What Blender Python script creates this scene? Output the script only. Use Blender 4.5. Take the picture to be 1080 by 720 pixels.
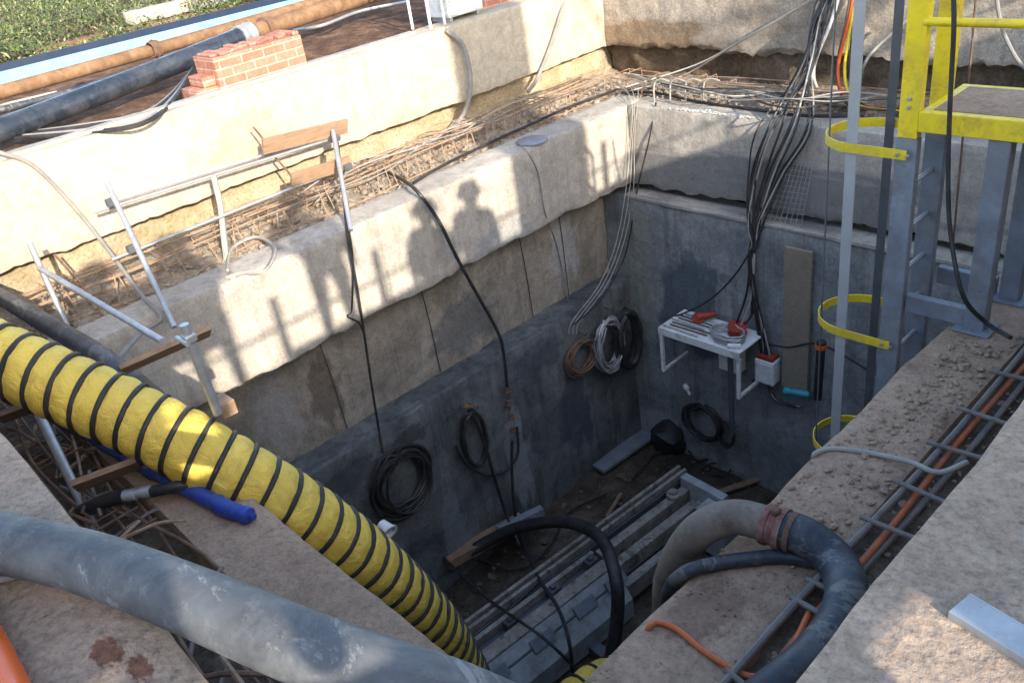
import bpy, math, random
from mathutils import Vector, Matrix, noise
R = math.radians
random.seed(7)
S = bpy.context.scene
for o in list(bpy.data.objects): bpy.data.objects.remove(o)
COL = S.collection

# ---------------------------------------------------------------- camera
YAW, PIT, ROL, FPX = -0.87536892, 0.51452335, -0.15859842, 909.416
EYE = Vector((0, 0, 1.7))
fw = Vector((math.sin(YAW)*math.cos(PIT), math.cos(YAW)*math.cos(PIT), -math.sin(PIT)))
rt = Vector((math.cos(YAW), -math.sin(YAW), 0)); up0 = rt.cross(fw)
rt2 = rt*math.cos(ROL) + up0*math.sin(ROL); up2 = -rt*math.sin(ROL) + up0*math.cos(ROL)
cd = bpy.data.cameras.new('camera'); cam = bpy.data.objects.new('camera', cd); COL.objects.link(cam)
cam.matrix_world = Matrix(((rt2.x, up2.x, -fw.x, EYE.x), (rt2.y, up2.y, -fw.y, EYE.y), (rt2.z, up2.z, -fw.z, EYE.z), (0, 0, 0, 1)))
cd.sensor_width = 36; cd.lens = FPX/1080*36; cd.clip_start = .05; cd.clip_end = 500
S.camera = cam

# ---------------------------------------------------------------- light
LIGHT = Vector((-1, .31, -.43)).normalized()          # the way the sunlight travels
SUN_ELEV = math.asin(-LIGHT.z)
W = bpy.data.worlds.new('World'); S.world = W; W.use_nodes = True
nt = W.node_tree; sky = nt.nodes.new('ShaderNodeTexSky'); sky.sky_type = 'NISHITA'; sky.sun_disc = False
sky.sun_elevation = SUN_ELEV; sky.sun_rotation = math.atan2(-LIGHT.x, -LIGHT.y)
sky.air_density = 1.0; sky.dust_density = 1.6; sky.ozone_density = 1.0
nt.links.new(sky.outputs[0], nt.nodes['Background'].inputs[0]); nt.nodes['Background'].inputs[1].default_value = .15
sl = bpy.data.lights.new('sun', 'SUN'); sl.energy = 2.4; sl.angle = R(.55); sl.color = (1, .91, .77)
so = bpy.data.objects.new('sun', sl); COL.objects.link(so); so.rotation_euler = LIGHT.to_track_quat('-Z', 'Y').to_euler(); so.location = (5, 0, 20)
S.view_settings.view_transform = 'Standard'; S.view_settings.look = 'None'; S.view_settings.gamma = 1
S.view_settings.exposure = 2.0
S.render.engine = 'CYCLES'; S.cycles.max_bounces = 8; S.cycles.diffuse_bounces = 5

def at(px, py, x=None, y=None, z=None, d=None):
    """point of the photograph (1080 x 720) taken back to a real plane of the shaft"""
    r = rt2*((px-540)/FPX) - up2*((py-360)/FPX) + fw
    t = d if d is not None else x/r.x if x is not None else (y/r.y if y is not None else (z-EYE.z)/r.z)
    return EYE + r*t

# ---------------------------------------------------------------- mesh helpers
def V(*a): return Vector(a)
def spline(pts, seg=10, closed=False):
    pts = [Vector(p) for p in pts]; n = len(pts)
    if n < 3: return [pts[0].lerp(pts[1], k/seg) for k in range(seg+1)]
    g = (lambda i: pts[i % n]) if closed else (lambda i: pts[max(0, min(n-1, i))])
    out = []
    for i in range(n if closed else n-1):
        a, b, c, d = g(i-1), g(i), g(i+1), g(i+2)
        for k in range(seg):
            t = k/seg
            out.append(.5*((2*b) + (c-a)*t + (2*a-5*b+4*c-d)*t*t + (3*b-a-3*c+d)*t**3))
    if not closed: out.append(pts[-1].copy())
    return out
def frames(pts):
    T = []; n = len(pts)
    for i in range(n): T.append((pts[min(i+1, n-1)]-pts[max(i-1, 0)]).normalized())
    nrm = T[0].orthogonal().normalized(); F = []
    for i in range(n):
        if i:
            q = T[i-1].rotation_difference(T[i]); nrm = (q @ nrm)
            nrm = (nrm - T[i]*nrm.dot(T[i])).normalized()
        F.append((T[i], nrm, T[i].cross(nrm)))
    return F
class MB:
    def __init__(s): s.v = []; s.f = []; s.sm = []
    def quad(s, *i): s.f.append(i)
    def add(s, vs, fs, smooth=False):
        b = len(s.v); s.v += [Vector(p) for p in vs]
        for f in fs: s.f.append(tuple(b+i for i in f)); s.sm.append(smooth)
        return s
    def box(s, lo, hi, M=None, bev=0):
        (a, b, c), (d, e, f) = lo, hi
        if bev:
            # chamfered box: three nested slabs sharing a hull
            vs = []
            for z, i in ((c, bev), (c+bev, 0), (f-bev, 0), (f, bev)):
                for x, y in ((a+i, b+i+bev*(i == 0)), (a+i+bev*(i == 0), b+i), (d-i-bev*(i == 0), b+i), (d-i, b+i+bev*(i == 0)),
                             (d-i, e-i-bev*(i == 0)), (d-i-bev*(i == 0), e-i), (a+i+bev*(i == 0), e-i), (a+i, e-i-bev*(i == 0))):
                    vs.append(V(x, y, z))
            fs = [tuple(reversed(range(8))), tuple(range(24, 32))]
            for l in range(3):
                for k in range(8): fs.append((l*8+k, l*8+(k+1) % 8, l*8+8+(k+1) % 8, l*8+8+k))
        else:
            vs = [V(x, y, z) for z in (c, f) for x, y in ((a, b), (d, b), (d, e), (a, e))]
            fs = [(3, 2, 1, 0), (4, 5, 6, 7), (0, 1, 5, 4), (1, 2, 6, 5), (2, 3, 7, 6), (3, 0, 4, 7)]
        if M is not None: vs = [M @ p for p in vs]
        return s.add(vs, fs)
    def beam(s, p, q, w, h, up=V(0, 0, 1), bev=0):
        """box from p to q, w wide, h thick"""
        p, q = Vector(p), Vector(q); d = q-p; L = d.length; d.normalize()
        sd = d.cross(up)
        if sd.length < 1e-4: sd = d.orthogonal()
        sd.normalize(); u = sd.cross(d)
        M = Matrix(((d.x, sd.x, u.x, p.x), (d.y, sd.y, u.y, p.y), (d.z, sd.z, u.z, p.z), (0, 0, 0, 1)))
        return s.box((0, -w/2, -h/2), (L, w/2, h/2), M, bev)
    def tube(s, pts, r, n=8, closed=False, caps=True, rr=None, smooth=True):
        pts = [Vector(p) for p in pts]; F = frames(pts); m = len(pts); vs = []; fs = []
        for i, p in enumerate(pts):
            ra = rr(i/(m-1), i) if rr else r
            for k in range(n):
                a = 2*math.pi*k/n; vs.append(p + (F[i][1]*math.cos(a)+F[i][2]*math.sin(a))*ra)
        for i in range(m if closed else m-1):
            for k in range(n):
                j = (i+1) % m
                fs.append((i*n+k, i*n+(k+1) % n, j*n+(k+1) % n, j*n+k))
        s.add(vs, fs, smooth)
        if caps and not closed: s.add(vs[:n], [tuple(reversed(range(n)))]); s.add(vs[-n:], [tuple(range(n))])
        return s
    def lathe(s, prof, c=(0, 0, 0), n=16, axis=V(0, 0, 1), smooth=True):
        c = Vector(c); ax = axis.normalized(); u = ax.orthogonal().normalized(); w = ax.cross(u); vs = []; fs = []
        for r, h in prof:
            for k in range(n):
                a = 2*math.pi*k/n; vs.append(c + ax*h + (u*math.cos(a)+w*math.sin(a))*r)
        for i in range(len(prof)-1):
            for k in range(n): fs.append((i*n+k, i*n+(k+1) % n, (i+1)*n+(k+1) % n, (i+1)*n+k))
        return s.add(vs, fs, smooth)
    def sheet(s, pts, thick, nrm): 
        n = len(pts); nv = Vector(nrm)*thick; vs = [Vector(p) for p in pts]+[Vector(p)+nv for p in pts]
        fs = [tuple(reversed(range(n))), tuple(range(n, 2*n))]+[(k, (k+1) % n, n+(k+1) % n, n+k) for k in range(n)]
        return s.add(vs, fs)
    def rough(s, lo, hi, res=.1, amp=.012, edge=.05, seed=0, fn=None, sc=1.5):
        """cast block with an uneven skin and chipped edges"""
        lo, hi = Vector(lo), Vector(hi); N = [max(1, round((hi[i]-lo[i])/res)) for i in range(3)]
        idx = {}; vs = []; so = Vector((seed*7.3, seed*3.1, seed*5.7))
        def vert(i, j, k):
            key = (i, j, k)
            if key in idx: return idx[key]
            p = V(*[lo[a]+(hi[a]-lo[a])*key[a]/N[a] for a in range(3)])
            ds = []; nr = []
            for a in range(3):
                d0, d1 = p[a]-lo[a], hi[a]-p[a]; d = min(d0, d1); e = V(0, 0, 0); e[a] = -1 if d0 < d1 else 1
                ds.append((d, a)); nr.append(e)
            ds.sort(); q = p.copy()
            n1 = noise.noise(p*sc+so); n2 = noise.noise(p*6+so); n3 = noise.noise(p*17+so)
            on = [a for d, a in ds if d < 1e-5]
            for a in on: q += nr[a]*(amp*(n1*1.2+n2*.6+n3*.35))
            if ds[1][0] < edge*1.6:
                k1 = (1-ds[1][0]/(edge*1.6))**2
                ch = .35+.9*max(0, n2+.25)+.5*max(0, n3)
                q -= (nr[ds[0][1]]+nr[ds[1][1]])*(edge*.38*k1*ch)
            if fn: q = fn(p, q)
            idx[key] = len(vs); vs.append(q); return idx[key]
        fs = []
        for a in range(3):
            b, c = (a+1) % 3, (a+2) % 3
            for side in (0, N[a]):
                for i in range(N[b]):
                    for j in range(N[c]):
                        def key(u, w):
                            t = [0, 0, 0]; t[a] = side; t[b] = u; t[c] = w; return vert(*t)
                        f = (key(i, j), key(i+1, j), key(i+1, j+1), key(i, j+1))
                        fs.append(f if side else tuple(reversed(f)))
        return s.add(vs, fs, True)
    def field(s, x0, x1, y0, y1, hfn, res=.08):
        """height field"""
        nx, ny = max(1, round((x1-x0)/res)), max(1, round((y1-y0)/res)); vs = []; fs = []
        for j in range(ny+1):
            for i in range(nx+1):
                x, y = x0+(x1-x0)*i/nx, y0+(y1-y0)*j/ny; vs.append(V(x, y, hfn(x, y)))
        for j in range(ny):
            for i in range(nx): a = j*(nx+1)+i; fs.append((a, a+1, a+nx+2, a+nx+1))
        return s.add(vs, fs, True)
    def stone(s, c, r, seed, flat=.7):
        c = Vector(c); t = (1+5**.5)/2
        vs = [V(*p).normalized() for p in ((-1, t, 0), (1, t, 0), (-1, -t, 0), (1, -t, 0), (0, -1, t), (0, 1, t), (0, -1, -t), (0, 1, -t), (t, 0, -1), (t, 0, 1), (-t, 0, -1), (-t, 0, 1))]
        fs = [(0, 11, 5), (0, 5, 1), (0, 1, 7), (0, 7, 10), (0, 10, 11), (1, 5, 9), (5, 11, 4), (11, 10, 2), (10, 7, 6), (7, 1, 8), (3, 9, 4), (3, 4, 2), (3, 2, 6), (3, 6, 8), (3, 8, 9), (4, 9, 5), (2, 4, 11), (6, 2, 10), (8, 6, 7), (9, 8, 1)]
        rnd = random.Random(seed); el = V(rnd.uniform(.7, 1.4), rnd.uniform(.7, 1.4), flat)
        M = Matrix.Rotation(rnd.uniform(0, 6), 3, 'Z') @ Matrix.Rotation(rnd.uniform(-.5, .5), 3, 'X')
        return s.add([c + M @ V(p.x*el.x, p.y*el.y, p.z*el.z)*r*rnd.uniform(.75, 1.15) for p in vs], fs)

ORG = {}
def mesh_obj(name, mb, mat, org):
    me = bpy.data.meshes.new(name); me.from_pydata([p-org for p in mb.v], [], mb.f)
    if any(mb.sm): me.polygons.foreach_set('use_smooth', mb.sm)
    me.materials.append(mat); me.update()
    if any(mb.sm): me.set_sharp_from_angle(angle=R(42))
    o = bpy.data.objects.new(name, me); COL.objects.link(o); return o
def tag(o, label=None, cat=None, group=None, kind=None):
    for k, v in (('label', label), ('category', cat), ('group', group), ('kind', kind)):
        if v: o[k] = v
    return o
def thing(name, label, cat, loc, group=None):
    o = bpy.data.objects.new(name, None); COL.objects.link(o); o.location = loc; o.empty_display_size = .1
    ORG[o.name] = Vector(loc); return tag(o, label, cat, group)
def part(name, mb, mat, parent, label=None):
    og = ORG[parent.name]; o = mesh_obj(name, mb, mat, og); o.parent = parent; ORG[o.name] = og
    if label: o['label'] = label
    return o
def single(name, mb, mat, label=None, cat=None, group=None, kind=None):
    n = len(mb.v); c = sum(mb.v, V(0, 0, 0))/n; c.z = min(p.z for p in mb.v)
    o = mesh_obj(name, mb, mat, c); o.location = c; ORG[o.name] = c; return tag(o, label, cat, group, kind)
def struct(name, mb, mat): return single(name, mb, mat, kind='structure')
def dup_part(o, delta):
    c = o.copy(); COL.objects.link(c); c.parent = o.parent; c.location = o.location + Vector(delta); return c

# ---------------------------------------------------------------- materials
MATS = {}
def new_mat(name):
    m = bpy.data.materials.new(name); m.use_nodes = True; n = m.node_tree; b = n.nodes['Principled BSDF']; MATS[name] = m; return m, n, b
def nd(n, t, **kw):
    o = n.nodes.new(t)
    for k, v in kw.items():
        if k.startswith('i_'): o.inputs[int(k[2:]) if k[2:].isdigit() else k[2:].replace('_', ' ')].default_value = v
        else: setattr(o, k, v)
    return o
def c4(c): return (c[0], c[1], c[2], 1)
def noise_n(n, vec, scale, detail=6, rough=.6, dist=0):
    t = nd(n, 'ShaderNodeTexNoise'); t.inputs['Scale'].default_value = scale; t.inputs['Detail'].default_value = detail
    t.inputs['Roughness'].default_value = rough; t.inputs['Distortion'].default_value = dist; n.links.new(vec, t.inputs['Vector']); return t.outputs['Fac']
def ramp(n, fac, stops):
    r = nd(n, 'ShaderNodeValToRGB'); e = r.color_ramp.elements
    while len(e) < len(stops): e.new(.5)
    for i, (p, c) in enumerate(stops): e[i].position = p; e[i].color = c4(c) if len(c) == 3 else c
    n.links.new(fac, r.inputs[0]); return r.outputs[0]
def mix(n, fac, a, b, mode='MIX'):
    m = nd(n, 'ShaderNodeMix', data_type='RGBA', blend_type=mode)
    for sock, val in ((m.inputs[0], fac), (m.inputs[6], a), (m.inputs[7], b)):
        if isinstance(val, (int, float)): sock.default_value = val
        elif isinstance(val, tuple): sock.default_value = c4(val)
        else: n.links.new(val, sock)
    return m.outputs[2]
G2 = lambda v: (v, v, v)
def world_vec(n, scale=(1, 1, 1)):
    g = nd(n, 'ShaderNodeNewGeometry'); m = nd(n, 'ShaderNodeMapping'); m.inputs['Scale'].default_value = scale
    n.links.new(g.outputs['Position'], m.inputs['Vector']); return m.outputs[0]
def obj_vec(n, scale=(1, 1, 1)):
    g = nd(n, 'ShaderNodeTexCoord'); m = nd(n, 'ShaderNodeMapping'); m.inputs['Scale'].default_value = scale
    n.links.new(g.outputs['Object'], m.inputs['Vector']); return m.outputs[0]
def bump(n, b, fac, strength, dist=.02, prev=None):
    k = nd(n, 'ShaderNodeBump'); k.inputs['Strength'].default_value = strength; k.inputs['Distance'].default_value = dist
    n.links.new(fac, k.inputs['Height'])
    if prev: n.links.new(prev, k.inputs['Normal'])
    n.links.new(k.outputs[0], b.inputs['Normal']); return k.outputs[0]
def concrete(name, base, dark, stain=(.2, .12, .07), st=.35, streak=.5, bm=.5, patches=(), pebble=0, sscale=1.0, fine=.6, form=0):
    m, n, b = new_mat(name); v = world_vec(n)
    c = ramp(n, noise_n(n, v, 1.1*sscale, 9, .65, .4), [(.34, dark), (.62, base)])
    sv = world_vec(n, (5, 5, .45)); sf = ramp(n, noise_n(n, sv, 1.3, 6, .7), [(.5, G2(0)), (.72, G2(1))])
    c = mix(n, mix(n, streak, G2(0), sf), c, mix(n, .7, c, tuple(x*.45 for x in dark)))
    f2 = ramp(n, noise_n(n, v, 2.7*sscale, 8, .7, 1.2), [(.54, G2(0)), (.74, G2(1))])
    c = mix(n, mix(n, st, G2(0), f2), c, stain)
    for (cx, cy, cz), (rx, ry, rz), col, k in patches:      # stains with a place of their own
        gm = nd(n, 'ShaderNodeMapping'); gm.inputs['Location'].default_value = (-cx/rx, -cy/ry, -cz/rz); gm.inputs['Scale'].default_value = (1/rx, 1/ry, 1/rz)
        gg = nd(n, 'ShaderNodeNewGeometry'); n.links.new(gg.outputs['Position'], gm.inputs['Vector'])
        wn = nd(n, 'ShaderNodeTexNoise'); wn.inputs['Scale'].default_value = 2.2; wn.inputs['Detail'].default_value = 6; n.links.new(gm.outputs[0], wn.inputs['Vector'])
        ln = nd(n, 'ShaderNodeVectorMath', operation='LENGTH'); n.links.new(gm.outputs[0], ln.inputs[0])
        ad = nd(n, 'ShaderNodeMath', operation='ADD'); n.links.new(ln.outputs['Value'], ad.inputs[0])
        ms = nd(n, 'ShaderNodeMath', operation='MULTIPLY_ADD'); n.links.new(wn.outputs['Fac'], ms.inputs[0]); ms.inputs[1].default_value = 1.6; ms.inputs[2].default_value = -.8
        n.links.new(ms.outputs[0], ad.inputs[1])
        c = mix(n, ramp(n, ad.outputs[0], [(.72, G2(k)), (1.0, G2(0))]), c, col)
    mo = ramp(n, noise_n(n, v, 7*sscale, 9, .78, .7), [(.3, G2(.74)), (.5, G2(1)), (.7, G2(1.2))]); c = mix(n, 1.0, c, mo, 'MULTIPLY')
    sp = ramp(n, noise_n(n, v, 42, 5, .75), [(.3, G2(1-.42*fine)), (.5, G2(1)), (.75, G2(1+.3*fine))])
    c = mix(n, 1.0, c, sp, 'MULTIPLY')
    vs_ = nd(n, 'ShaderNodeTexVoronoi'); vs_.inputs['Scale'].default_value = 11; vs_.inputs['Randomness'].default_value = 1; n.links.new(v, vs_.inputs['Vector'])
    c = mix(n, ramp(n, vs_.outputs['Distance'], [(.05, G2(.55)), (.11, G2(0))]), c, tuple(x*.4 for x in dark))
    n.links.new(c, b.inputs['Base Color']); b.inputs['Roughness'].default_value = .92; b.inputs['Specular IOR Level'].default_value = .25
    pv = bump(n, b, noise_n(n, v, 5, 8, .7), bm, .06)
    pv = bump(n, b, noise_n(n, v, 55, 4, .8), bm*.8*fine, .012, pv)
    if form:
        sx_ = nd(n, 'ShaderNodeSeparateXYZ'); n.links.new(v, sx_.inputs[0]); aa = nd(n, 'ShaderNodeMath', operation='ADD'); n.links.new(sx_.outputs[0], aa.inputs[0]); n.links.new(sx_.outputs[1], aa.inputs[1])
        cx_ = nd(n, 'ShaderNodeCombineXYZ'); n.links.new(aa.outputs[0], cx_.inputs[0]); n.links.new(sx_.outputs[2], cx_.inputs[1])
        bt = nd(n, 'ShaderNodeTexBrick', offset=0.0); bt.inputs['Scale'].default_value = 1; bt.inputs['Brick Width'].default_value = 1.22; bt.inputs['Row Height'].default_value = .61; bt.inputs['Mortar Size'].default_value = .006; bt.inputs['Mortar Smooth'].default_value = .6
        n.links.new(cx_.outputs[0], bt.inputs['Vector']); pv = bump(n, b, bt.outputs['Fac'], form, .012, pv)
        n.links.new(mix(n, mix(n, .5*form, G2(0), bt.outputs['Fac']), c, tuple(x*.6 for x in dark)), b.inputs['Base Color'])
    if pebble:
        vo = nd(n, 'ShaderNodeTexVoronoi'); vo.inputs['Scale'].default_value = 28; n.links.new(v, vo.inputs['Vector'])
        bump(n, b, vo.outputs['Distance'], pebble, .02, pv)
    return m
def soil(name, a, b_, c_, sc=3, bm=1.0):
    m, n, b = new_mat(name); v = world_vec(n)
    c = ramp(n, noise_n(n, v, sc, 10, .7, .5), [(.3, a), (.5, b_), (.7, c_)])
    sp = ramp(n, noise_n(n, v, 30, 6, .8), [(.3, G2(.5)), (.5, G2(1)), (.72, G2(1.4))]); c = mix(n, 1.0, c, sp, 'MULTIPLY')
    n.links.new(c, b.inputs['Base Color']); b.inputs['Roughness'].default_value = .97; b.inputs['Specular IOR Level'].default_value = .15
    pv = bump(n, b, noise_n(n, v, 9, 9, .75), bm, .08); bump(n, b, noise_n(n, v, 60, 4, .8), bm*.7, .015, pv); return m
def plain(name, col, rough=.5, metal=0, var=.25, sc=8, dirt=None, df=.4, bm=.1, spec=.5, coat=0, scuff=None, sk=.8):
    m, n, b = new_mat(name); v = obj_vec(n)
    c = ramp(n, noise_n(n, v, sc, 6, .65), [(.3, tuple(x*(1-var) for x in col)), (.7, tuple(min(1, x*(1+var)) for x in col))])
    if dirt:
        f = ramp(n, noise_n(n, v, sc*.6, 8, .72, .8), [(.45, G2(0)), (.68, G2(df))]); c = mix(n, f, c, dirt)
        f3 = ramp(n, noise_n(n, v, sc*5, 5, .7), [(.55, G2(0)), (.7, G2(df*.7))]); c = mix(n, f3, c, dirt)
    if scuff:
        sf = ramp(n, noise_n(n, obj_vec(n, (1, 1.6, 1)), 3.2, 12, .74, .5), [(.55, G2(0)), (.6, G2(sk)), (.66, G2(sk*.3)), (.72, G2(sk))]); c = mix(n, sf, c, scuff)
        df_ = ramp(n, noise_n(n, v, 23, 6, .8), [(.63, G2(0)), (.68, G2(.7))]); c = mix(n, df_, c, tuple(x*.35 for x in col))
    n.links.new(c, b.inputs['Base Color']); b.inputs['Metallic'].default_value = metal; b.inputs['Specular IOR Level'].default_value = spec
    rr = ramp(n, noise_n(n, v, sc*1.7, 5, .6), [(.3, G2(max(.05, rough-.12))), (.7, G2(min(1, rough+.15)))]); n.links.new(rr, b.inputs['Roughness'])
    if bm: bump(n, b, noise_n(n, v, sc*4, 5, .7), bm, .01)
    return m

CREAM = concrete('cream_concrete', (.46, .40, .31), (.37, .315, .235), (.34, .25, .15), .3, .3, .35, form=.2, patches=[((-8.3, 3.9, -.5), (.3, .5, .3), (.33, .25, .16), .5)])
BACKC = concrete('back_concrete', (.48, .41, .33), (.33, .27, .21), (.28, .18, .1), .5, .4, 1.0, fine=1, patches=[((-7.6, 9.5, -.75), (1.2, .4, .28), (.3, .19, .1), .7)])
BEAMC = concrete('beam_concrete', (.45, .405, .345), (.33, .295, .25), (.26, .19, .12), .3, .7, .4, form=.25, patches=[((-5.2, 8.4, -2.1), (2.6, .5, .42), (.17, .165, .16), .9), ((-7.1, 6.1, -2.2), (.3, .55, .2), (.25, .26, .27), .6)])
LEDGEC = concrete('dusty_ledge_concrete', (.38, .265, .185), (.25, .172, .12), (.17, .10, .065), .6, .1, .6, fine=.8, pebble=.08, patches=[((-1.62, 2.2, -1.3), (.16, .22, .3), (.13, .065, .05), .5)])
SLABC = concrete('gritty_slab_concrete', (.43, .32, .235), (.29, .215, .16), (.37, .23, .13), .55, .1, .6, fine=1.0, pebble=.3, sscale=2.2, patches=[((-2.07, .16, 0), (.07, .04, .3), (.17, .06, .03), .8), ((-1.95, .2, 0), (.06, .03, .3), (.17, .06, .03), .8)])
OLDW = concrete('old_wall_concrete', (.38, .335, .28), (.22, .195, .16), (.25, .16, .085), .6, .75, .9, sscale=1.6, patches=[((-7.5, 3.55, -3.1), (.3, .22, .5), (.11, .08, .06), .65), ((-7.5, 5.55, -3.25), (.3, .6, .4), (.12, .13, .135), .6), ((-7.5, 7.4, -2.9), (.3, .3, .7), (.42, .44, .46), .5), ((-7.5, 2.95, -3.0), (.3, .3, .6), (.33, .33, .35), .5)])
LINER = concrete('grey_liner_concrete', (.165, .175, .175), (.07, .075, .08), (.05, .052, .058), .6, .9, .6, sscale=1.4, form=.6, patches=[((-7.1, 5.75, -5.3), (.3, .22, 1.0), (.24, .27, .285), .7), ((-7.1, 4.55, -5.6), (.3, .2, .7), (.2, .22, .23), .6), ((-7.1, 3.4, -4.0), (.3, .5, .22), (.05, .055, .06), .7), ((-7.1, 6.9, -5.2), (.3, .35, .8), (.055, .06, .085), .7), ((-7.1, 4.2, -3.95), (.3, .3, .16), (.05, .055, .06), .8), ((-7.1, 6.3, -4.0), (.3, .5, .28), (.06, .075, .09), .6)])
BACKL = concrete('back_liner_concrete', (.30, .305, .295), (.15, .16, .165), (.07, .078, .09), .65, .9, .5, sscale=1.2, form=.5, patches=[((-6.1, 8.2, -3.9), (.55, .4, .9), (.075, .095, .12), .8), ((-6.9, 8.2, -3.6), (.25, .4, 1.2), (.24, .25, .2), .6)])
OCHRE = soil('ochre_soil', (.42, .31, .17), (.54, .43, .28), (.62, .53, .39), 2.2, .9)
BROWNSOIL = soil('brown_soil', (.10, .07, .045), (.22, .155, .105), (.36, .28, .2), 3, 1)
RUBBLE = soil('rubble_soil', (.26, .20, .145), (.44, .36, .28), (.58, .5, .41), 5, 1)
DARKDIRT = soil('dark_trough_dirt', (.09, .068, .05), (.18, .14, .105), (.30, .24, .185), 6, 1)
EARTH = soil('red_brown_earth', (.06, .04, .028), (.17, .095, .06), (.34, .22, .15), 3.5, 1)
MUD = soil('pit_mud', (.014, .012, .011), (.085, .066, .05), (.2, .155, .12), .9, .7)
GREYST = plain('grey_painted_steel', (.18, .20, .235), .5, .0, .25, 5, (.14, .115, .095), .6, .1, .5, scuff=(.30, .28, .26), sk=.3)
YELLOW = plain('yellow_paint', (.80, .60, .015), .42, 0, .07, 4, (.30, .2, .07), .55, .1, .5, scuff=(.24, .15, .06), sk=.35)
GALV = plain('galvanised_steel', (.42, .43, .44), .45, .55, .15, 12, (.3, .24, .18), .4)
STRAPM = plain('white_grey_strap', (.36, .36, .36), .5, .1, .1, 6, (.3, .3, .3), .3)
DARKST = plain('dark_steel', (.10, .11, .125), .5, .3, .2, 7, (.12, .08, .05), .4)
RUST = plain('rusty_steel', (.13, .075, .05), .85, .1, .35, 14, (.25, .18, .13), .5, .3, .3)
TANBAR = plain('dusty_rebar', (.26, .165, .105), .9, 0, .35, 14, (.42, .33, .24), .6, .3, .2)
REBARG = plain('grey_rebar', (.17, .155, .145), .8, .1, .25, 12, (.28, .2, .15), .5, .3, .3)
RUSTPIPE = plain('rusty_pipe', (.21, .125, .07), .85, .1, .4, 7, (.13, .06, .03), .75, .3, .3)
BLACKR = plain('black_rubber', (.018, .018, .02), .5, 0, .3, 8, (.12, .1, .085), .3, .1, .4)
BLACKP = plain('black_plastic_pipe', (.028, .034, .045), .45, 0, .35, 4, (.13, .125, .12), .6, .15, .3, scuff=(.22, .21, .195), sk=.5)
PIPEB = plain('shiny_black_pipe', (.018, .024, .035), .3, 0, .3, 4, (.10, .10, .105), .5, .05)
GRIME = plain('grimy_steel', (.22, .195, .165), .6, .1, .4, 9, (.38, .35, .31), .8, .3, .4, scuff=(.05, .045, .04), sk=.8)
PANELG = plain('pale_scuffed_panel', (.36, .375, .38), .55, .1, .2, 5, (.15, .135, .12), .7, .1, .4, scuff=(.5, .48, .45), sk=.5)
GREYHOSE = plain('grey_dusty_hose', (.085, .089, .095), .62, 0, .4, 4, (.20, .20, .195), .7, .35, .3, scuff=(.33, .33, .32), sk=.55)
BROWNHOSE = plain('dusty_brown_hose', (.155, .125, .10), .8, 0, .3, 5, (.27, .22, .175), .7, .25, .3, scuff=(.07, .055, .045), sk=.6)
WIRE = plain('pale_wire', (.30, .285, .25), .6, 0, .2, 10)
GREYCABLE = plain('grey_cable', (.20, .19, .18), .6, 0, .2, 9, (.3, .25, .2), .4)
WOOD = None
def wood(name, a, b_):
    m, n, b = new_mat(name); v = obj_vec(n, (14, 1.5, 14)); c = ramp(n, noise_n(n, v, 2, 6, .65, .6), [(.3, a), (.7, b_)])
    v2 = obj_vec(n); f = ramp(n, noise_n(n, v2, 5, 6, .7), [(.5, G2(0)), (.75, G2(.5))]); c = mix(n, f, c, tuple(x*.5 for x in a))
    n.links.new(c, b.inputs['Base Color']); b.inputs['Roughness'].default_value = .85; bump(n, b, noise_n(n, v, 6, 4, .6), .3, .01); return m
WOOD = wood('weathered_board', (.22, .13, .08), (.36, .23, .14)); WOODD = wood('brown_board', (.17, .10, .06), (.30, .19, .12)); PLY = wood('plywood_sheet', (.20, .165, .12), (.27, .22, .165))
ORANGE = plain('orange_cord', (.50, .11, .025), .55, 0, .15, 12, (.3, .15, .08), .3)
ORPIPE = plain('orange_plastic', (.72, .11, .015), .3, 0, .1, 4, (.4, .2, .1), .2, 0, .5)
REDP = plain('red_plastic', (.30, .035, .02), .5, 0, .2, 10)
CLAMP = plain('worn_red_clamp', (.17, .06, .045), .7, .1, .3, 14, (.32, .24, .19), .8, .3)
CONDUIT = plain('dusty_orange_conduit', (.40, .10, .03), .6, 0, .3, 9, (.25, .16, .11), .7, .2)
CHALK = plain('chalky_lumps', (.5, .49, .46), .9, 0, .2, 9)
BLUET = plain('blue_tarp', (.015, .045, .26), .45, 0, .25, 9, (.1, .1, .12), .3, .3)
LBLUE = plain('pale_blue_paint', (.15, .35, .45), .5, 0, .1, 4, (.35, .33, .3), .25)
CHANSHADE = plain('navy_channel_shadow', (.008, .018, .045), .5, 0, .2, 6)  # colour of the shadow inside the channel
WHITEP = plain('white_paint', (.74, .74, .73), .5, 0, .06, 5, (.35, .31, .26), .6, .1, .5, scuff=(.3, .24, .18), sk=.35)
TEAL = plain('teal_plastic', (.03, .25, .3), .4, 0, .1, 10)
def fabric_yellow():
    m, n, b = new_mat('yellow_duct_fabric'); v = obj_vec(n)
    c = ramp(n, noise_n(n, v, 5, 8, .7, .6), [(.3, (.66, .45, .06)), (.6, (.82, .58, .09))])
    f = ramp(n, noise_n(n, v, 3, 8, .75, 1), [(.52, G2(0)), (.75, G2(.5))]); c = mix(n, f, c, (.30, .2, .06))
    n.links.new(c, b.inputs['Base Color']); b.inputs['Roughness'].default_value = .55
    pv = bump(n, b, noise_n(n, obj_vec(n, (1, 1, 1)), 9, 6, .65, 1.8), .6, .06); bump(n, b, noise_n(n, v, 40, 3, .6), .2, .01, pv); return m
YFAB = fabric_yellow()
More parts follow.
